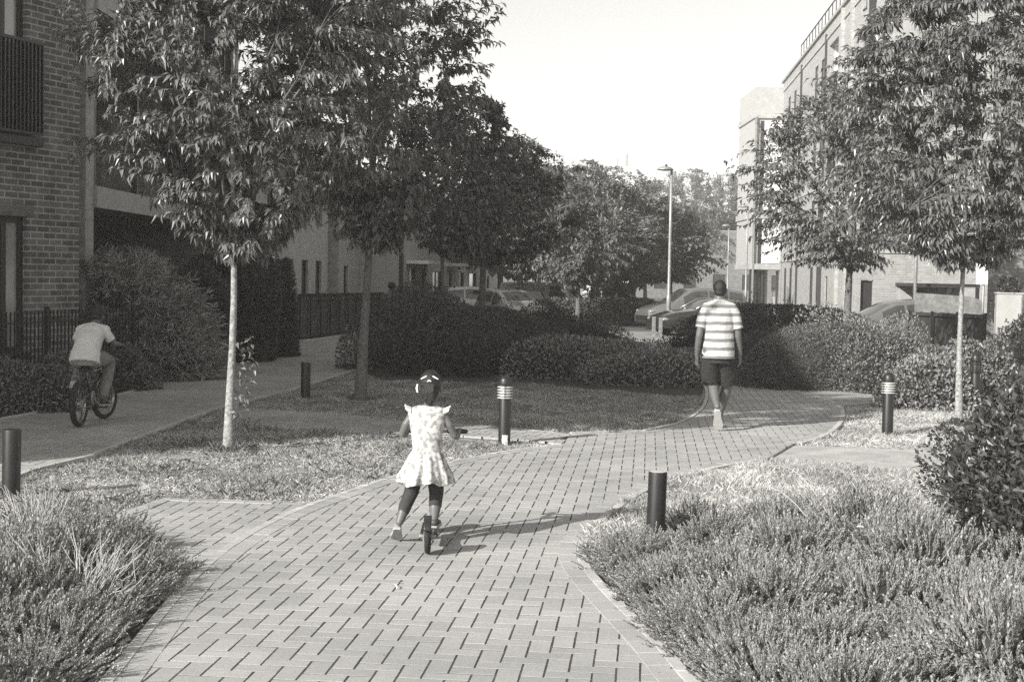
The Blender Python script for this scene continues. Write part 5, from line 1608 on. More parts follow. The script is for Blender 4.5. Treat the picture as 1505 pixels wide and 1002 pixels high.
    for sy in (1, -1):
        x = L/2 - .16; q = MB(); q.ell((x-.02, sy*hw(x)*.80, interp(top, x)-.13), (.17, .16, .075), 14, 8); q.build('headlight', M['lens'], root, True)
        x = -L/2 + .1; q = MB(); q.ell((x-.02, sy*hw(x)*.84, .82), (.10, .12, .09), 12, 8); q.build('tail_light', M['paint_grey'], root, True)
        x = glass_x[-1][1] - .12; q = MB(); q.ell((x, sy*(hw(x)+.09), interp(belt, x)+.06), (.07, .11, .075), 12, 8); q.build('mirror', M['iron'], root, True)
    q = MB(); q.box(L/2-.09, L/2+.015, -Wd*.36, Wd*.36, .34, .55); q.build('grille', M['iron'], root, bevel=.02)
    q = MB(); q.box(L/2-.10, L/2+.02, -Wd*.40, Wd*.40, .22, .33); q.build('bumper', M['iron'], root, bevel=.02)
    q = MB(); q.box(-L/2-.02, -L/2+.1, -Wd*.4, Wd*.4, .3, .5); q.build('bumper', M['iron'], root, bevel=.02)
    q = MB()
    for sy in (1, -1): q.box(-.9, .85, sy*(Wd/2+.004) - .006, sy*(Wd/2+.004) + .006, .40, .43)
    q.build('side_trim', M['alloy'], root)
    return root
suv_top = [(-2.15,.85),(-2.08,1.15),(-1.85,1.52),(-1.3,1.63),(-.2,1.66),(.35,1.60),(.62,1.44),(1.18,1.06),(1.7,.96),(2.05,.82),(2.15,.66)]
suv_belt = [(-2.15,.8),(-1.9,1.03),(0,.98),(1.2,.94),(2.15,.6)]
suv = make_car('parked_car', 'big silver grey parked car with a long sloping bonnet facing left, behind the lamp post', 4.3, 1.82, suv_top, suv_belt, 'paint_mid', [(-1.78,-1.2),(-1.12,-.35),(-.27,.72)], [(.45,1.1),(-2.05,-1.8)], 'cars parked around the court')
def putcar(c, px, Y, head, sc=1): 
    b = gat(px, Y); c.location = (b[0], b[1], b[2]+.004); c.rotation_euler = (0, 0, head); c.scale = (sc, sc, sc)
putcar(suv, 1019, 57.5, pi + .28)
cp_top = [(-2.05,.8),(-1.95,.93),(-1.55,1.0),(-.95,1.2),(-.3,1.29),(.1,1.26),(.75,.92),(1.4,.84),(1.9,.70),(2.05,.55)]
cp_belt = [(-2.05,.75),(-1.5,.90),(0,.86),(.8,.84),(2.05,.5)]
cpe = make_car('parked_car', 'low black parked car with a bright roof edge right behind the striped shirt', 4.1, 1.72, cp_top, cp_belt, 'paint_black', [(-1.0,-.35),(-.28,.5)], [(.15,.7),(-1.5,-.95)], 'cars parked around the court', wr=.31)
q = MB()
for sy in (1, -1):
    q.tube([(x, sy*(Wd_), interp(cp_top, x)+.03) for x, Wd_ in ((-1.35,.66),(-.95,.64),(-.3,.62),(.1,.63),(.45,.66),(.75,.70))], .022, 6)
q.build('roof_trim', M['alloy'], cpe, True)
putcar(cpe, 1040, 52.2, pi + .30)
h_top = [(-1.9,.9),(-1.8,1.25),(-1.5,1.42),(-.6,1.48),(.1,1.42),(.35,1.3),(.95,.97),(1.6,.86),(1.9,.6)]
h_belt = [(-1.9,.85),(-1.6,.95),(0,.9),(1,.88),(1.9,.55)]
hb = make_car('parked_car', 'white parked hatchback over the top of the big dark bush', 3.8, 1.7, h_top, h_belt, 'paint_white', [(-1.55,-.95),(-.88,-.2),(-.12,.5)], [(.25,.85),(-1.8,-1.6)], 'cars parked around the court')
putcar(hb, 712, 63, .12)
def recolor(o, paint):
    for c in o.children:
        if c.name.startswith('body'):
            c.data = c.data.copy(); c.data.materials[0] = M[paint]
c2 = copy_tree(hb); recolor(c2, 'paint_silver'); putcar(c2, 752, 57, -1.1); c2['label'] = 'silver parked hatchback between the white one and the dark one'
c3 = copy_tree(hb); recolor(c3, 'paint_black'); putcar(c3, 773, 61, -1.4); c3['label'] = 'dark parked car left of the white van'
c4 = copy_tree(hb); recolor(c4, 'paint_white'); putcar(c4, 908, 74, .05); c4['label'] = 'distant white car behind the far railings'
c5 = copy_tree(hb); recolor(c5, 'paint_grey'); c5['label'] = 'round topped grey car with a bright side window at the end of the board fence'
b5 = at(1328, 450, 41.0); c5.location = (b5.x-.35, 41.0, gz(0, 41.0)); c5.rotation_euler = (0, 0, pi+.1)
v_top = [(-2.3,1.75),(-2.2,1.95),(-1,2.0),(1.0,1.95),(1.25,1.85),(1.85,1.15),(2.3,.85)]
v_belt = [(-2.3,1.15),(1.3,1.1),(2.3,.75)]
van = make_car('parked_van', 'white parked van left of the far hedge', 4.6, 1.85, v_top, v_belt, 'paint_white', [(.45,1.3)], [(1.3,1.8),(-2.31,-2.3)], 'cars parked around the court', cat='van', cabin_in=.88)
putcar(van, 803, 64, -.35, .86)

# ------------------------------------------------------------ bodies
M['skin'] = mat('brown skin', .12, .48, .08, 30, bump=.08, bscale=300, spec=.5)
M['skin_light'] = mat('lighter brown skin', .19, .48, .08, 30, spec=.5)
M['hair'] = mat('black hair', .012, .5, .3, 60, bump=.6, bscale=220)
M['sock'] = mat('pale cloth', .42, .9, .08, 30)
M['tights'] = mat('dark leggings', .035, .85, .15, 40)
M['shorts'] = mat('dark shorts', .020, .9, .25, 14, bump=.3)
M['tee'] = mat('pale t-shirt', .62, .95, .08, 6, bump=.25, bscale=22)
M['jeans'] = mat('faded jeans', .21, .9, .2, 12, bump=.3, bscale=60)
M['shoe'] = mat('pale shoe', .36, .6, .12, 30)
M['shoe_dark'] = mat('dark shoe', .04, .6, .15, 30)
M['eye'] = mat('eye white', .6, .2, 0, 1)

def remesh_obj(mb, name, mt, parent, vox=.007, smooth=6, disp=None):
    o = mb.build(name, mt, parent)
    r = o.modifiers.new('remesh', 'REMESH'); r.mode = 'VOXEL'; r.voxel_size = vox; r.use_smooth_shade = True
    s = o.modifiers.new('smooth', 'SMOOTH'); s.factor = .6; s.iterations = smooth
    if disp:
        tx = bpy.data.textures.new('folds', 'CLOUDS'); tx.noise_scale = disp[1]
        d = o.modifiers.new('folds', 'DISPLACE'); d.texture = tx; d.strength = disp[0]; d.mid_level = .5
    # bake so that the object is one plain continuous mesh
    dg = bpy.context.evaluated_depsgraph_get()
    dg.update()
    me = bpy.data.meshes.new_from_object(o.evaluated_get(dg))
    o.modifiers.clear(); o.data = me
    me.shade_smooth()
    return o

def hand(mb, wrist, dirv, palm_n, s=1.0, curl=.5, side=1, grip=False):
    """palm, four unequal curled fingers and a thumb; dirv: along the hand; palm_n: out of the palm; side: thumb side"""
    w = Vector(wrist); d = Vector(dirv).normalized(); n = Vector(palm_n).normalized(); n = (n - d*n.dot(d)).normalized()
    t = d.cross(n).normalized()*side         # towards the thumb
    mb.tube([w, w + d*.03*s, w + d*.085*s], [.026*s, .033*s, .032*s], 12, 'round', [(1, .8), (1.05, .55), (1.1, .5)], frame_up=n)
    for k, (off, ln, r) in enumerate(((.027, .070, .0088), (.009, .078, .009), (-.009, .073, .0086), (-.026, .057, .0078))):
        p = w + d*(.080 - .004*abs(k-1))*s + t*off*s
        a = curl*(.55 + .12*k); pts = [p - d*.02*s, p]; dd = d
        for j in range(3):
            ang = a*(1.0 if j else .6); dd = (dd*cos(ang) + n*sin(ang)).normalized()
            nn = (n*cos(ang) - d*sin(ang))
            p = p + dd*ln*s*(.42, .33, .25)[j]; pts.append(p)
        mb.tube(pts, [r*s*1.1, r*s*1.1, r*s, r*s*.9, r*s*.75], 8, 'round')
    p = w + d*.03*s + t*.024*s
    q = p + (t*.9 + d*.6 + n*.3).normalized()*.035*s; q2 = q + (t*.25 + d*.85 + n*(.45 if not grip else 1.0)).normalized()*.028*s; q3 = q2 + (d*.8 + n*.6 - t*.1).normalized()*.02*s
    mb.tube([p, q, q2, q3], [.014*s, .012*s, .010*s, .0085*s], 8, 'round')

def head(mb, c, s=1.0, yaw=0.0, pitch=0.0, neck=None):
    """head facing local +Y; returns transform; s scales an adult 0.23 m head"""
    R = Matrix.Rotation(yaw, 3, 'Z') @ Matrix.Rotation(pitch, 3, 'X'); c = Vector(c)
    P = lambda x, y, z: c + R @ (Vector((x, y, z))*s)
    mb.ell(P(0, -.005, .018), (.075*s, .093*s, .092*s), 20, 14, R)
    mb.ell(P(0, .022, -.045), (.056*s, .062*s, .066*s), 16, 12, R)
    mb.ell(P(0, .074, -.088), (.022*s, .02*s, .018*s), 10, 8, R)                 # chin
    mb.tube([P(0, .082, .018), P(0, .098, -.018), P(0, .101, -.028)], [.010*s, .014*s, .013*s], 8, 'round')   # nose
    for k in (-1, 1):
        mb.ell(P(k*.011, .093, -.030), (.009*s, .009*s, .007*s), 8, 6, R)
        mb.ell(P(k*.030, .074, .026), (.024*s, .012*s, .007*s), 10, 6, R)         # brow
        mb.ell(P(k*.040, .062, -.022), (.02*s, .018*s, .018*s), 10, 6, R)         # cheek
        mb.ell(P(k*.078, -.004, -.008), (.010*s, .020*s, .032*s), 10, 8, R)       # ear
    mb.ell(P(0, .084, -.055), (.024*s, .012*s, .0065*s), 10, 6, R); mb.ell(P(0, .083, -.066), (.020*s, .012*s, .008*s), 10, 6, R)  # lips
    return P, R
def face_bits(P, R, s, parent, col='eye'):
    e = MB()
    for k in (-1, 1): e.ell(P(k*.030, .071, .004), (.0125*s, .0125*s, .0115*s), 12, 8, R)
    e.build('eyes', M['eye'], parent, True)
    e = MB()
    for k in (-1, 1): e.ell(P(k*.030, .0815, .004), (.0058*s, .003*s, .0058*s), 10, 6, R)
    e.build('pupils', M['hair'], parent, True)

# ------------------------------------------------------------ the man
mp = Gl(1053, 637)
man = empty('person', (mp[0], mp[1], .034), radians(-7))
tag(man, 'man in a striped polo shirt and dark shorts walking away on the curved paving', 'person')
mb = MB()
mb.tube([(0,.02,.90), (0,.02,.95), (0,.01,1.06), (0,.01,1.2), (0,.0,1.31), (0,.01,1.38)], [.12,.135,.140,.152,.145,.09], 24, 'round', [(1,.72),(1,.66),(1,.64),(1,.64),(1,.56),(1,.6)])
mb.tube([(-.135,0,1.325), (0,-.005,1.36), (.135,0,1.325)], [.055,.065,.055], 14, 'round')
mb.tube([(0,.005,1.36), (0,.02,1.47)], [.060,.056], 14, 'round')
P, R = head(mb, (0,.03,1.525), .96, 0, 0)
# arms hanging, slightly away from the body
ArmL = [(-.150,0,1.32), (-.192,-.035,1.16), (-.212,-.045,1.03), (-.224,-.02,.93), (-.232,.02,.81)]
ArmR = [(.150,0,1.32), (.192,.01,1.16), (.205,.02,1.03), (.222,.06,.93), (.235,.10,.82)]
for A in (ArmL, ArmR): mb.tube(A, [.050,.043,.038,.034,.026], 14, 'round')
hand(mb, ArmL[-1], (.02,.12,-1), (.8,.4,.0), 1.0, .5, -1)
hand(mb, ArmR[-1], (.03,.25,-1), (-.8,.3,.0), 1.0, .55, 1)
# legs
mb.tube([(-.085,.01,.86), (-.085,.05,.70), (-.055,.12,.54), (-.045,.13,.50), (-.035,.07,.42), (-.015,-.045,.32), (0,-.10,.27)], [.092,.080,.060,.056,.058,.040,.034], 16, 'round')
mb.tube([(.085,.02,.86), (.095,.09,.70), (.105,.17,.52), (.105,.19,.47), (.085,.23,.37), (.045,.30,.20), (.025,.34,.09)], [.092,.080,.060,.056,.060,.042,.036], 16, 'round')
body = remesh_obj(mb, 'body', M['skin'], man, .0065, 5)
face_bits(P, R, .96, man)
# hair: close cropped cap over the back and top
h = MB(); h.ell(P(0,-.012,.030), (.0775*.96, .093*.96, .090*.96), 28, 18)
h.ell(P(0,-.045,-.02), (.062*.96, .052*.96, .055*.96), 20, 14)
ho = remesh_obj(h, 'hair', M['hair'], man, .006, 3)
# polo shirt
mt = bpy.data.materials.new('striped polo'); mt.use_nodes = True; N = mt.node_tree.nodes; Lk = mt.node_tree.links
pb = N['Principled BSDF']; pb.inputs['Roughness'].default_value = .95; pb.inputs['Specular IOR Level'].default_value = .15
tc = N.new('ShaderNodeTexCoord'); sx = N.new('ShaderNodeSeparateXYZ'); Lk.new(tc.outputs['Object'], sx.inputs[0])
cr = N.new('ShaderNodeValToRGB'); mr = N.new('ShaderNodeMapRange'); mr.inputs[1].default_value = .78; mr.inputs[2].default_value = 1.44
nzn = N.new('ShaderNodeTexNoise'); nzn.inputs['Scale'].default_value = 7; Lk.new(tc.outputs['Object'], nzn.inputs['Vector'])
ma = N.new('ShaderNodeMath'); ma.operation = 'MULTIPLY_ADD'; ma.inputs[1].default_value = .022; Lk.new(nzn.outputs['Fac'], ma.inputs[0]); Lk.new(sx.outputs[2], ma.inputs[2])
Lk.new(ma.outputs[0], mr.inputs[0]); Lk.new(mr.outputs[0], cr.inputs[0])
cr.color_ramp.interpolation = 'CONSTANT'
stripes = []
for c_ in (.05,.19,.33,.47,.61,.75,.885): stripes += [(c_-.032,.19),(c_+.022,.50)]
stripes = [(0,.50)] + stripes
el = cr.color_ramp.elements
while len(el) > 1: el.remove(el[-1])
for k, (p_, v) in enumerate(stripes):
    e_ = el[0] if k == 0 else el.new(p_)
    e_.position = p_; e_.color = (v, v*.99, v*.965, 1)
Lk.new(cr.outputs[0], pb.inputs['Base Color'])
M['polo'] = mt
s = MB()
s.tube([(0,.02,.785), (0,.02,.90), (0,.01,1.06), (0,.01,1.2), (0,.0,1.32), (0,.01,1.40)], [.182,.172,.164,.170,.160,.092], 28, 'flat', [(1,.78),(1,.72),(1,.70),(1,.68),(1,.6),(1,.72)])
s.tube([(-.130,0,1.335), (0,-.005,1.37), (.130,0,1.335)], [.060,.072,.060], 14, 'round')
s.tube([(-.13,0,1.325), (-.168,-.01,1.26), (-.202,-.035,1.115)], [.064,.062,.060], 18, 'flat')
s.tube([(.13,0,1.325), (.168,.003,1.26), (.202,.012,1.115)], [.064,.062,.060], 18, 'flat')
remesh_obj(s, 'polo_shirt', mt, man, .0065, 4, (.012, .09))
s = MB(); s.grid(lambda u, v: (cos(u*2*pi)*(.066+.012*(1-v)), .012+sin(u*2*pi)*(.066+.010*(1-v)), 1.395+.034*v), 24, 3); co = s.build('collar', M['sock'], man, True)
sm = co.modifiers.new('thick', 'SOLIDIFY'); sm.thickness = .006
s = MB()
s.tube([(0,.02,.73), (0,.02,.86)], [.168,.158], 24, 'flat', [(1,.66),(1,.66)])
s.tube([(-.078,.02,.84), (-.083,.06,.68), (-.072,.105,.545)], [.105,.107,.104], 20, 'flat')
s.tube([(.078,.02,.84), (.092,.10,.68), (.108,.165,.51)], [.105,.107,.104], 20, 'flat')
remesh_obj(s, 'shorts', M['shorts'], man, .0065, 4, (.014, .06))
def shoe(parent, heel, toe, upv, s=1.0, mt='shoe', sole='sock', name='shoe'):
    h_, t_ = Vector(heel), Vector(toe); d = (t_-h_); L = d.length; d.normalize(); u = Vector(upv); u = (u - d*u.dot(d)).normalized(); x = d.cross(u)
    w = .046*s
    b = MB()
    def ring(f, ww, hh): return h_ + d*L*f + u*hh*.5, ww, hh
    secs = [(0.02, .55, .050), (.12, .72, .075), (.32, .72, .080), (.55, .85, .060), (.78, 1.0, .042), (.93, .8, .032), (1.0, .45, .022)]
    vs, fs = [], []; n = 14
    for f, ww, hh in secs:
        for k in range(n):
            a = 2*pi*k/n; cy = cos(a); sy = sin(a)
            vs.append(h_ + d*L*f + x*(cy*ww*w) + u*(hh*s*(.5+.5*sy)**.8 if sy > -.99 else 0))
    for i in range(len(secs)-1):
        for k in range(n): fs.append((i*n+k, i*n+(k+1) % n, (i+1)*n+(k+1) % n, (i+1)*n+k))
    fs.append(tuple(range(n))[::-1]); fs.append(tuple((len(secs)-1)*n+k for k in range(n)))
    b.add(vs, fs); sh = b.build(name, M[mt], parent, True)
    q = MB(); vs = []
    out_ = [(0, .5), (.1, .75), (.35, .72), (.6, .92), (.8, 1.06), (.95, .8), (1.02, .3)]
    loop = [(f, ww) for f, ww in out_] + [(f, -ww) for f, ww in out_[::-1]]
    lo = [h_ + d*L*f + x*ww*w*1.03 - u*.014*s for f, ww in loop]; hi = [h_ + d*L*f + x*ww*w*1.06 + u*.010*s for f, ww in loop]
    m2 = len(loop); q.add(lo + hi, [tuple(range(m2)), tuple(range(2*m2-1, m2-1, -1))] + [(i, m2+i, m2+(i+1) % m2, (i+1) % m2) for i in range(m2)])
    q.build('sole', M[sole], sh)
    return sh
shoe(man, (0,-.128,.235), (.02,.010,.022), (.0,.85,.5), 1.05, 'shoe', 'sock')
shoe(man, (.02,.29,.018), (.035,.545,.014), (0,0,1), 1.05, 'shoe', 'white')

# ------------------------------------------------------------ the girl on the scooter
gp = Gl(628, 822)
sc_root = empty('kick_scooter', (gp[0], gp[1]+.02, .034), radians(1.0))
tag(sc_root, 'small kick scooter under the girl in the white dress', 'scooter')
def small_wheel(y, r, wdt, parent, name='wheel'):
    w = MB(); w.lathe([(r*.62, -wdt*.4), (r*.9, -wdt*.5), (r, -wdt*.25), (r*1.01, 0), (r, wdt*.25), (r*.9, wdt*.5), (r*.62, wdt*.4)], 32, axis='x', caps=False)
    o = w.build(name, M['tyre'], parent, True); o.location = (0, y, r)
    q = MB(); q.lathe([(.0001, -.012), (r*.25, -.014), (r*.62, -.006), (r*.64, -.006), (r*.64, .006), (r*.62, .006), (r*.25, .014), (.0001, .012)], 24, axis='x'); q.build('rim', M['steel'], o, True)
    return o
small_wheel(0, .102, .034, sc_root); small_wheel(.76, .102, .034, sc_root)
q = MB(); q.box(-.055, .055, .15, .56, .070, .092); q.build('deck', M['iron'], sc_root, bevel=.008)
q = MB(); q.box(-.030, -.022, -.015, .18, .075, .11); q.box(.022, .030, -.015, .18, .075, .11); q.lathe([(.008,-.05),(.011,-.045),(.011,.045),(.008,.05)], 10, c=(0,0,.102), axis='x'); q.build('rear_fork', M['steel'], sc_root)
q = MB(); q.grid(lambda u, v: ((u-.5)*.046, -.118*sin(v*1.5-.35), .102+.118*cos(v*1.5-.35)), 4, 10); f_ = q.build('mudguard', M['iron'], sc_root, True); sm = f_.modifiers.new('t', 'SOLIDIFY'); sm.thickness = .004
q = MB(); q.tube([(0,.56,.082), (0,.66,.13), (0,.70,.24)], [.018,.016,.018], 12, 'round'); q.tube([(0,.76,.102), (0,.74,.2)], .012, 8); q.build('neck', M['steel'], sc_root, True)
q = MB(); q.tube([(0,.705,.16), (0,.64,.655)], [.017,.014], 14, 'round'); q.build('stem', M['steel'], sc_root, True)
q = MB(); q.tube([(-.19,.63,.66), (.19,.63,.66)], .011, 12); q.build('handlebar', M['steel'], sc_root, True)
for sg in (-1, 1):
    q = MB(); q.tube([(sg*.10,.63,.66), (sg*.205,.63,.66)], .0155, 12, 'round'); q.build('grip', M['iron'], sc_root, True)

girl = empty('person', (gp[0]-.005, gp[1]+.40, .034), 0)
tag(girl, 'small girl in a white flowered dress and dark leggings riding away on a scooter', 'person')
mb = MB()
mb.tube([(-.035,-.02,.50), (-.035,-.005,.58), (-.032,.03,.68), (-.03,.05,.76), (-.03,.065,.80)], [.085,.076,.078,.082,.055], 20, 'round', [(1,.8),(1,.76),(1,.72),(1,.68),(1,.8)])
mb.tube([(-.115,.06,.785), (-.03,.06,.800), (.055,.06,.785)], [.030,.036,.030], 12, 'round')
mb.tube([(-.03,.065,.79), (-.027,.085,.86)], [.030,.028], 12, 'round')
gs = .88
Pg, Rg = head(mb, (-.022,.105,.950), gs, 0, -.08)
AL = [(-.120,.06,.785), (-.165,.055,.72), (-.190,.075,.655), (-.178,.17,.645), (-.165,.245,.665)]
AR = [(.060,.06,.785), (.105,.05,.72), (.135,.065,.655), (.148,.16,.635), (.155,.225,.660)]
for A in (AL, AR): mb.tube(A, [.030,.026,.0235,.021,.016], 12, 'round')
hand(mb, AL[-1], (0,.1,.02), (0,.15,-1), .62, 1.05, 1, True)
hand(mb, AR[-1], (.01,.1,.02), (0,.15,-1), .62, 1.05, -1, True)
mb.tube([(.018,-.01,.50), (.022,.03,.40), (.030,.055,.30), (.024,.02,.20), (.022,-.0,.135)], [.062,.052,.042,.036,.024], 14, 'round')
mb.tube([(-.085,-.01,.50), (-.105,.02,.40), (-.125,.03,.30), (-.165,-.015,.20), (-.190,-.055,.125)], [.062,.052,.042,.036,.024], 14, 'round')
remesh_obj(mb, 'body', M['skin'], girl, .0048, 4)
face_bits(Pg, Rg, gs, girl)
# hair pulled back into a gathered bun with clips
h = MB(); h.ell(Pg(0,-.014,.030), (.080*gs,.096*gs,.094*gs), 26, 18, Rg); h.ell(Pg(0,-.045,-.035), (.066*gs,.062*gs,.066*gs), 20, 12, Rg); h.ell(Pg(.004,-.085,-.085), (.030*gs,.026*gs,.050*gs), 14, 10, Rg)
rb = random.Random(3)
for k in range(13):
    a = rb.uniform(-1.1, 1.1); z_ = rb.uniform(-.01, .01)
    h.tube([Pg(.055*sin(a*1.2), -.085, .05-.03*abs(a)), Pg(.03*sin(a), -.108, .015), Pg(.022*sin(a*1.6)+.004, -.112, -.035), Pg(.03*sin(a*2.1), -.10, -.085), Pg(.02*sin(a*3), -.088, -.115)], [.010,.014,.014,.012,.006], 8, 'round')
remesh_obj(h, 'hair', M['hair'], girl, .0042, 2)
for k, (x, y, z, rot) in enumerate(((-.040,-.088,.066,.5), (.042,-.088,.066,-.5), (0,-.112,.040,0))):
    q = MB(); c = Pg(x, y-.006, z); dx = .017*cos(rot)*(1 if k < 2 else .55); dz = .017*sin(rot)
    q.tube([c - Vector((dx, 0, dz)), c + Vector((0, -.003, 0 if k < 2 else .006)), c + Vector((dx, 0, dz))], [.0045,.0055,.0045], 8, 'round'); q.build('hair_clip', M['white'], girl, True)
q = MB(); q.tube([Pg(-.088,-.02,.015), Pg(-.092,-.03,-.01), Pg(-.086,-.036,-.035)], [.006,.008,.006], 8, 'round'); q.build('hair_clip', M['white'], girl, True)
# dress
mt = bpy.data.materials.new('flowered white cotton'); mt.use_nodes = True; N = mt.node_tree.nodes; Lk = mt.node_tree.links
pb = N['Principled BSDF']; pb.inputs['Roughness'].default_value = .95; pb.inputs['Specular IOR Level'].default_value = .15
tc = N.new('ShaderNodeTexCoord'); n1 = N.new('ShaderNodeTexNoise'); n1.inputs['Scale'].default_value = 34; n1.inputs['Detail'].default_value = 2.5; Lk.new(tc.outputs['Object'], n1.inputs['Vector'])
cr = N.new('ShaderNodeValToRGB'); Lk.new(n1.outputs['Fac'], cr.inputs[0])
cr.color_ramp.elements[0].position = .47; cr.color_ramp.elements[0].color = (.54,.535,.52,1)
cr.color_ramp.elements[1].position = .60; cr.color_ramp.elements[1].color = (.27,.265,.255,1)
Lk.new(cr.outputs[0], pb.inputs['Base Color'])
M['dress'] = mt
def dress_fn(u, v):
    a = u*2*pi
    tab = [(0,.842,.046,.038,.065,0),(.06,.834,.078,.047,.065,0),(.14,.820,.118,.054,.062,0),(.22,.785,.122,.068,.058,0),(.36,.70,.104,.074,.038,0),(.50,.62,.090,.071,.010,0),(.58,.565,.086,.069,-.003,.001),(.64,.545,.100,.080,-.01,.008),(.76,.49,.124,.104,-.012,.014),(.90,.42,.154,.128,-.014,.019),(1,.368,.160,.135,-.015,.026)]
    f = lambda i: float(np.interp(v, [t[0] for t in tab], [t[i] for t in tab]))
    z, rx, ry, cy, am = f(1), f(2), f(3), f(4), f(5)
    w = 1 + am/.11*(.55*sin(9*a+.6) + .35*sin(14*a+2) + .25*sin(5*a+1))
    z += (.012*sin(4*a+.5) + .006*sin(9*a))*max(0, v-.8)*5
    cx = -.033 - .012*max(0, v-.55)*2
    return (cx + cos(a)*rx*w, cy + sin(a)*ry*w, z)
q = MB(); q.grid(dress_fn, 120, 60); dr = q.build('dress', mt, girl, True); sm = dr.modifiers.new('t', 'SOLIDIFY'); sm.thickness = .003; sm.offset = 1
for sg in (-1, 1):
    def sl(u, v, sg=sg):
        a = -1.0 + u*pi*1.02 + 0   # over the shoulder, front to back
        a = (.10 + .80*u)*pi
        return (-.033 + sg*(.098 + v*.045*(.6+.4*sin(a))), .060 + cos(a)*(.048 - .004*v), .782 + sin(a)*(.044) + .004*sin(a*9)*v + .014*v*v)
    q = MB(); q.grid(sl, 40, 8); o = q.build('flutter_sleeve', mt, girl, True); sm = o.modifiers.new('t', 'SOLIDIFY'); sm.thickness = .003
q = MB()
q.tube([(.018,-.01,.50), (.022,.03,.40), (.030,.055,.30), (.025,.03,.225), (.024,.022,.21)], [.065,.056,.046,.041,.039], 18, 'flat')
q.tube([(-.085,-.01,.50), (-.105,.02,.40), (-.125,.03,.30), (-.160,-.008,.215), (-.172,-.025,.175)], [.065,.056,.046,.040,.034], 18, 'flat')
q.tube([(-.035,-.01,.44), (-.035,-.01,.54)], [.085,.085], 18, 'flat', [(1,.8),(1,.8)])
remesh_obj(q, 'leggings', M['tights'], girl, .0055, 3, (.004, .03))
shoe(girl, (.022,-.035,.096), (.030,.125,.095), (0,0,1), .72, 'shoe_dark', 'shoe')
shoe(girl, (-.198,-.085,.095), (-.215,.030,.012), (0,.55,.8), .72, 'jeans', 'shoe')

# ------------------------------------------------------------ the boy on the bicycle
bp = Gl(115, 632)
bike = empty('bicycle', (bp[0], bp[1]+.02, .033), radians(-1.5))
tag(bike, 'small black bicycle ridden by the boy on the left path', 'bicycle')
def bike_wheel(r, parent, loc, steer=0):
    w = MB(); w.lathe([(r*.80, -.018), (r*.88, -.031), (r*.96, -.028), (r, -.010), (r, .010), (r*.96, .028), (r*.88, .031), (r*.80, .018)], 40, axis='x', caps=False)
    o = w.build('wheel', M['tyre'], parent, True); o.location = loc; o.rotation_euler = (0, 0, steer)
    q = MB(); q.lathe([(r*.80, -.012), (r*.85, -.014), (r*.85, .014), (r*.80, .012), (r*.80, -.012)], 40, axis='x', caps=False); q.lathe([(.0001, -.03), (.02, -.03), (.02, .03), (.0001, .03)], 14, axis='x')
    for k in range(20):
        a = 2*pi*k/20; s_ = .018 if k % 2 else -.018; q.bar((s_, cos(a)*.015, sin(a)*.015), (0, cos(a+.25)*r*.81, sin(a+.25)*r*.81), .0025)
    q.build('rim', M['alloy'], o, True)
    return o
rw = .235
bike_wheel(rw, bike, (0, 0, rw)); bike_wheel(rw, bike, (.0, .86, rw), radians(-14))
q = MB()
BB = (0,.36,.27); HT = (0,.70,.56); HT2 = (0,.725,.47); ST = (0,.27,.52)
for a, b, r in ((BB, ST, .016), (BB, HT2, .019), (ST, HT, .016), (HT, HT2, .022)): q.tube([a, b], r, 10)
for sg in (-1, 1): q.tube([(sg*.035, 0, rw), (sg*.02, .34, .27)], .009, 8); q.tube([(sg*.035, 0, rw), (sg*.015, .27, .50)], .008, 8)
q.build('frame', M['paint_black'], bike, True)
q = MB()
for sg in (-1, 1): q.tube([(sg*.045, .86, rw), (sg*.045, .775, .44), (sg*.01, .73, .47)], .012, 8)
q.tube([(0,.72,.47), (0,.695,.60)], .014, 8); q.build('fork', M['paint_black'], bike, True)
q = MB(); q.tube([(-.29,.62,.80), (-.22,.64,.80), (-.12,.70,.62), (.12,.70,.62), (.22,.64,.80), (.29,.62,.80)], .011, 10); q.tube([(-.15,.675,.70), (.15,.675,.70)], .009, 8); q.build('handlebar', M['paint_black'], bike, True)
for sg in (-1, 1): q = MB(); q.tube([(sg*.20,.64,.80), (sg*.30,.62,.80)], .017, 10, 'round'); q.build('grip', M['iron'], bike, True)
q = MB(); q.tube([(0,.27,.5), (0,.25,.60)], .012, 8); q.build('seat_post', M['steel'], bike, True)
q = MB(); q.tube([(0,.17,.585), (0,.24,.59), (0,.36,.59)], [.06,.045,.02], 14, 'round', [(1,.45),(1,.45),(1,.7)]); q.build('saddle', M['iron'], bike, True)
q = MB(); q.tube([(.05,.36,.27), (.055,.47,.17)], .010, 8); q.tube([(-.05,.36,.27), (-.055,.25,.37)], .010, 8); q.lathe([(.02,.03),(.08,.032),(.08,.038),(.02,.04)], 24, c=(0,.36,.27), axis='x'); q.build('crank', M['steel'], bike, True)
for sg, y, z in ((1,.47,.17), (-1,.25,.37)): q = MB(); q.box(sg*.065 if sg > 0 else -.155, sg*.155 if sg > 0 else -.065, y-.035, y+.035, z-.012, z+.012); q.build('pedal', M['iron'], bike)
q = MB(); q.lathe([(.045,-.012),(.05,-.01),(.05,.01),(.045,.012)], 20, c=(.028,0,rw), axis='x'); q.bar((.034,0,rw+.045),(.034,.36,.345),.006); q.bar((.034,0,rw-.045),(.034,.36,.195),.006); q.build('chain', M['steel'], bike)

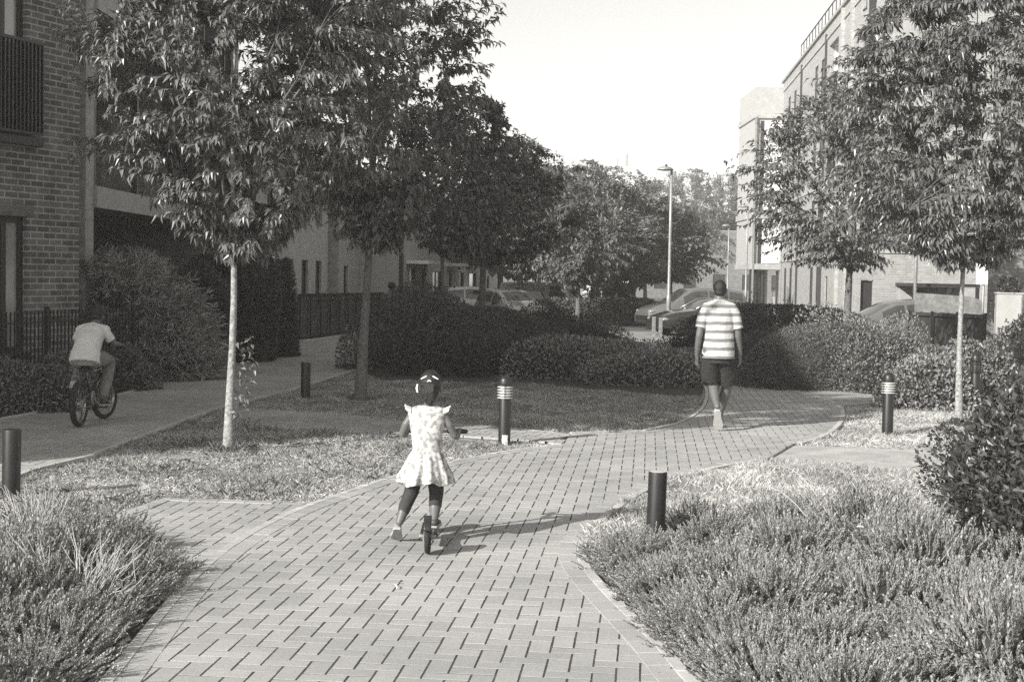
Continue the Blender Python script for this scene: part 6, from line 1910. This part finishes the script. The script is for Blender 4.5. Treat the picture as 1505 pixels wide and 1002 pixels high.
boy = empty('person', (bp[0], bp[1]+.02, .033), radians(-1.5))
tag(boy, 'boy in a pale t-shirt and jeans riding a bicycle away on the shaded left path', 'person')
mb = MB()
mb.tube([(0,.31,.86), (0,.33,.88), (0,.36,.92), (0,.43,.97), (0,.47,1.01)], [.07,.09,.105,.12,.075], 20, 'round', [(1,.75),(1,.72),(1,.68),(1,.62),(1,.7)])
mb.tube([(-.13,.46,.98), (0,.455,1.005), (.13,.46,.98)], [.048,.055,.048], 12, 'round')
mb.tube([(0,.47,1.0), (0,.545,1.07)], [.045,.043], 12, 'round')
bs = .88
Pb, Rb = head(mb, (0,.60,1.13), bs, radians(-12), -.25)
BL = [(-.13,.46,.97), (-.185,.49,.88), (-.225,.51,.84), (-.25,.575,.83)]
BRr = [(.13,.46,.97), (.185,.49,.88), (.225,.51,.84), (.25,.575,.83)]
for A in (BL, BRr): mb.tube(A, [.042,.036,.032,.024], 12, 'round')
hand(mb, BL[-1], (.02,.1,-.02), (0,.1,-1), .75, 1.05, 1, True)
hand(mb, BRr[-1], (-.02,.1,-.02), (0,.1,-1), .75, 1.05, -1, True)
mb.tube([(.075,.22,.69), (.115,.40,.69), (.135,.57,.66), (.13,.55,.48), (.115,.47,.30), (.112,.455,.24)], [.082,.072,.055,.052,.036,.03], 14, 'round')
mb.tube([(-.075,.22,.69), (-.115,.38,.66), (-.135,.50,.60), (-.13,.38,.50), (-.12,.25,.455), (-.118,.22,.435)], [.082,.070,.055,.05,.036,.03], 14, 'round')
remesh_obj(mb, 'body', M['skin'], boy, .006, 4)
face_bits(Pb, Rb, bs, boy)
h = MB(); h.ell(Pb(0,-.014,.034), (.086*bs,.102*bs,.098*bs), 26, 18, Rb); h.ell(Pb(0,-.05,-.02), (.068*bs,.056*bs,.055*bs), 20, 12, Rb); remesh_obj(h, 'hair', M['hair'], boy, .006, 2, (.008, .02))
s = MB()
s.tube([(0,.165,.65), (0,.20,.73), (0,.25,.80), (0,.335,.89), (0,.425,.965), (0,.48,1.02)], [.165,.158,.142,.146,.148,.075], 24, 'flat', [(1,.72),(1,.72),(1,.72),(1,.70),(1,.66),(1,.75)])
s.tube([(-.13,.46,.985), (0,.455,1.01), (.13,.46,.985)], [.056,.064,.056], 12, 'round')
for sg in (-1, 1): s.tube([(sg*.11,.455,.975), (sg*.15,.47,.935), (sg*.185,.49,.875)], [.058,.056,.052], 14, 'flat')
remesh_obj(s, 't_shirt', M['tee'], boy, .006, 3, (.014, .07))
s = MB()
s.tube([(0,.19,.62), (0,.20,.74)], [.13,.14], 20, 'flat', [(1,.78),(1,.75)])
s.tube([(.075,.22,.685), (.115,.40,.69), (.137,.575,.655), (.137,.57,.60), (.13,.55,.48), (.118,.485,.33), (.114,.465,.275)], [.092,.083,.068,.066,.062,.050,.048], 16, 'flat')
s.tube([(-.075,.22,.685), (-.115,.38,.665), (-.137,.505,.60), (-.136,.47,.56), (-.13,.38,.50), (-.122,.27,.465)], [.092,.082,.067,.065,.060,.050], 16, 'flat')
remesh_obj(s, 'jeans', M['jeans'], boy, .006, 3, (.012, .04))
shoe(boy, (.112,.395,.195), (.118,.605,.185), (0,0,1), .88, 'shoe_dark', 'shoe')
shoe(boy, (-.118,.125,.405), (-.122,.335,.385), (0,.1,1), .88, 'shoe', 'shoe')

# ------------------------------------------------------------ far walker
wp_ = gat(576, 35.5)
wk = empty('person', (wp_[0], wp_[1], wp_[2]+.03), .2); tag(wk, 'distant person whose dark rounded head shows over the big dark bush', 'person')
mb = MB()
mb.tube([(0,0,.85), (0,0,1.05), (0,0,1.25), (0,0,1.36)], [.16,.145,.165,.09], 16, 'round', [(1,.7)]*4)
mb.tube([(0,0,1.34), (0,.01,1.44)], [.055,.05], 12, 'round')
for sg in (-1, 1):
    mb.tube([(sg*.17,0,1.31), (sg*.22,0,1.05), (sg*.23,.05,.82)], [.05,.04,.028], 10, 'round'); hand(mb, (sg*.23,.05,.82), (0,.1,-1), (-sg,0,0), .9, .5, sg)
    mb.tube([(sg*.08,0,.86), (sg*.085,sg*.10,.48), (sg*.08,sg*.16,.09)], [.085,.058,.036], 12, 'round')
Pw, Rw = head(mb, (0,.02,1.50), .95)
remesh_obj(mb, 'body', M['skin'], wk, .009, 3); face_bits(Pw, Rw, .95, wk)
h = MB(); h.ell(Pw(0,-.012,.03), (.10,.112,.10), 22, 14); remesh_obj(h, 'hair', M['hair'], wk, .008, 2)
s = MB(); s.tube([(0,0,.82), (0,0,1.05), (0,0,1.25), (0,0,1.38)], [.18,.165,.18,.09], 20, 'flat', [(1,.72)]*4)
for sg in (-1, 1): s.tube([(sg*.14,0,1.32), (sg*.20,0,1.12), (sg*.225,.02,.95)], [.07,.06,.05], 12, 'flat')
remesh_obj(s, 'jacket', M['jeans'], wk, .009, 3)
s = MB()
for sg in (-1, 1): s.tube([(sg*.08,0,.86), (sg*.085,sg*.10,.48), (sg*.08,sg*.16,.10)], [.10,.075,.06], 12, 'flat'); 
remesh_obj(s, 'trousers', M['shorts'], wk, .009, 3)
shoe(wk, (.08,.10,.015), (.08,.34,.012), (0,0,1), 1, 'shoe_dark', 'shoe'); shoe(wk, (-.08,-.2,.015), (-.08,.03,.012), (0,0,1), 1, 'shoe_dark', 'shoe')
s = MB(); s.tube([Pw(.108*cos(a), -.01, .02+.118*sin(a)) for a in np.linspace(-.35, pi+.35, 14)], .009, 8); s.build('headphones', M['sock'], wk, True)
# ------------------------------------------------------------ summer air
HZ = MB(); HZ.box(-75, 75, -30, 262, -2.0, 28)
hm = bpy.data.materials.new('haze'); hm.use_nodes = True
hn = hm.node_tree; hn.nodes.clear()
ho_ = hn.nodes.new('ShaderNodeOutputMaterial'); hv = hn.nodes.new('ShaderNodeVolumePrincipled')
hv.inputs['Color'].default_value = (1, .99, .96, 1); hv.inputs['Density'].default_value = .0013; hv.inputs['Anisotropy'].default_value = .0
hn.links.new(hv.outputs[0], ho_.inputs['Volume'])
tag(HZ.build('haze', hm), 'thin even summer haze filling the air over the whole place', 'haze', kind='stuff')
SC.cycles.volume_bounces = 0
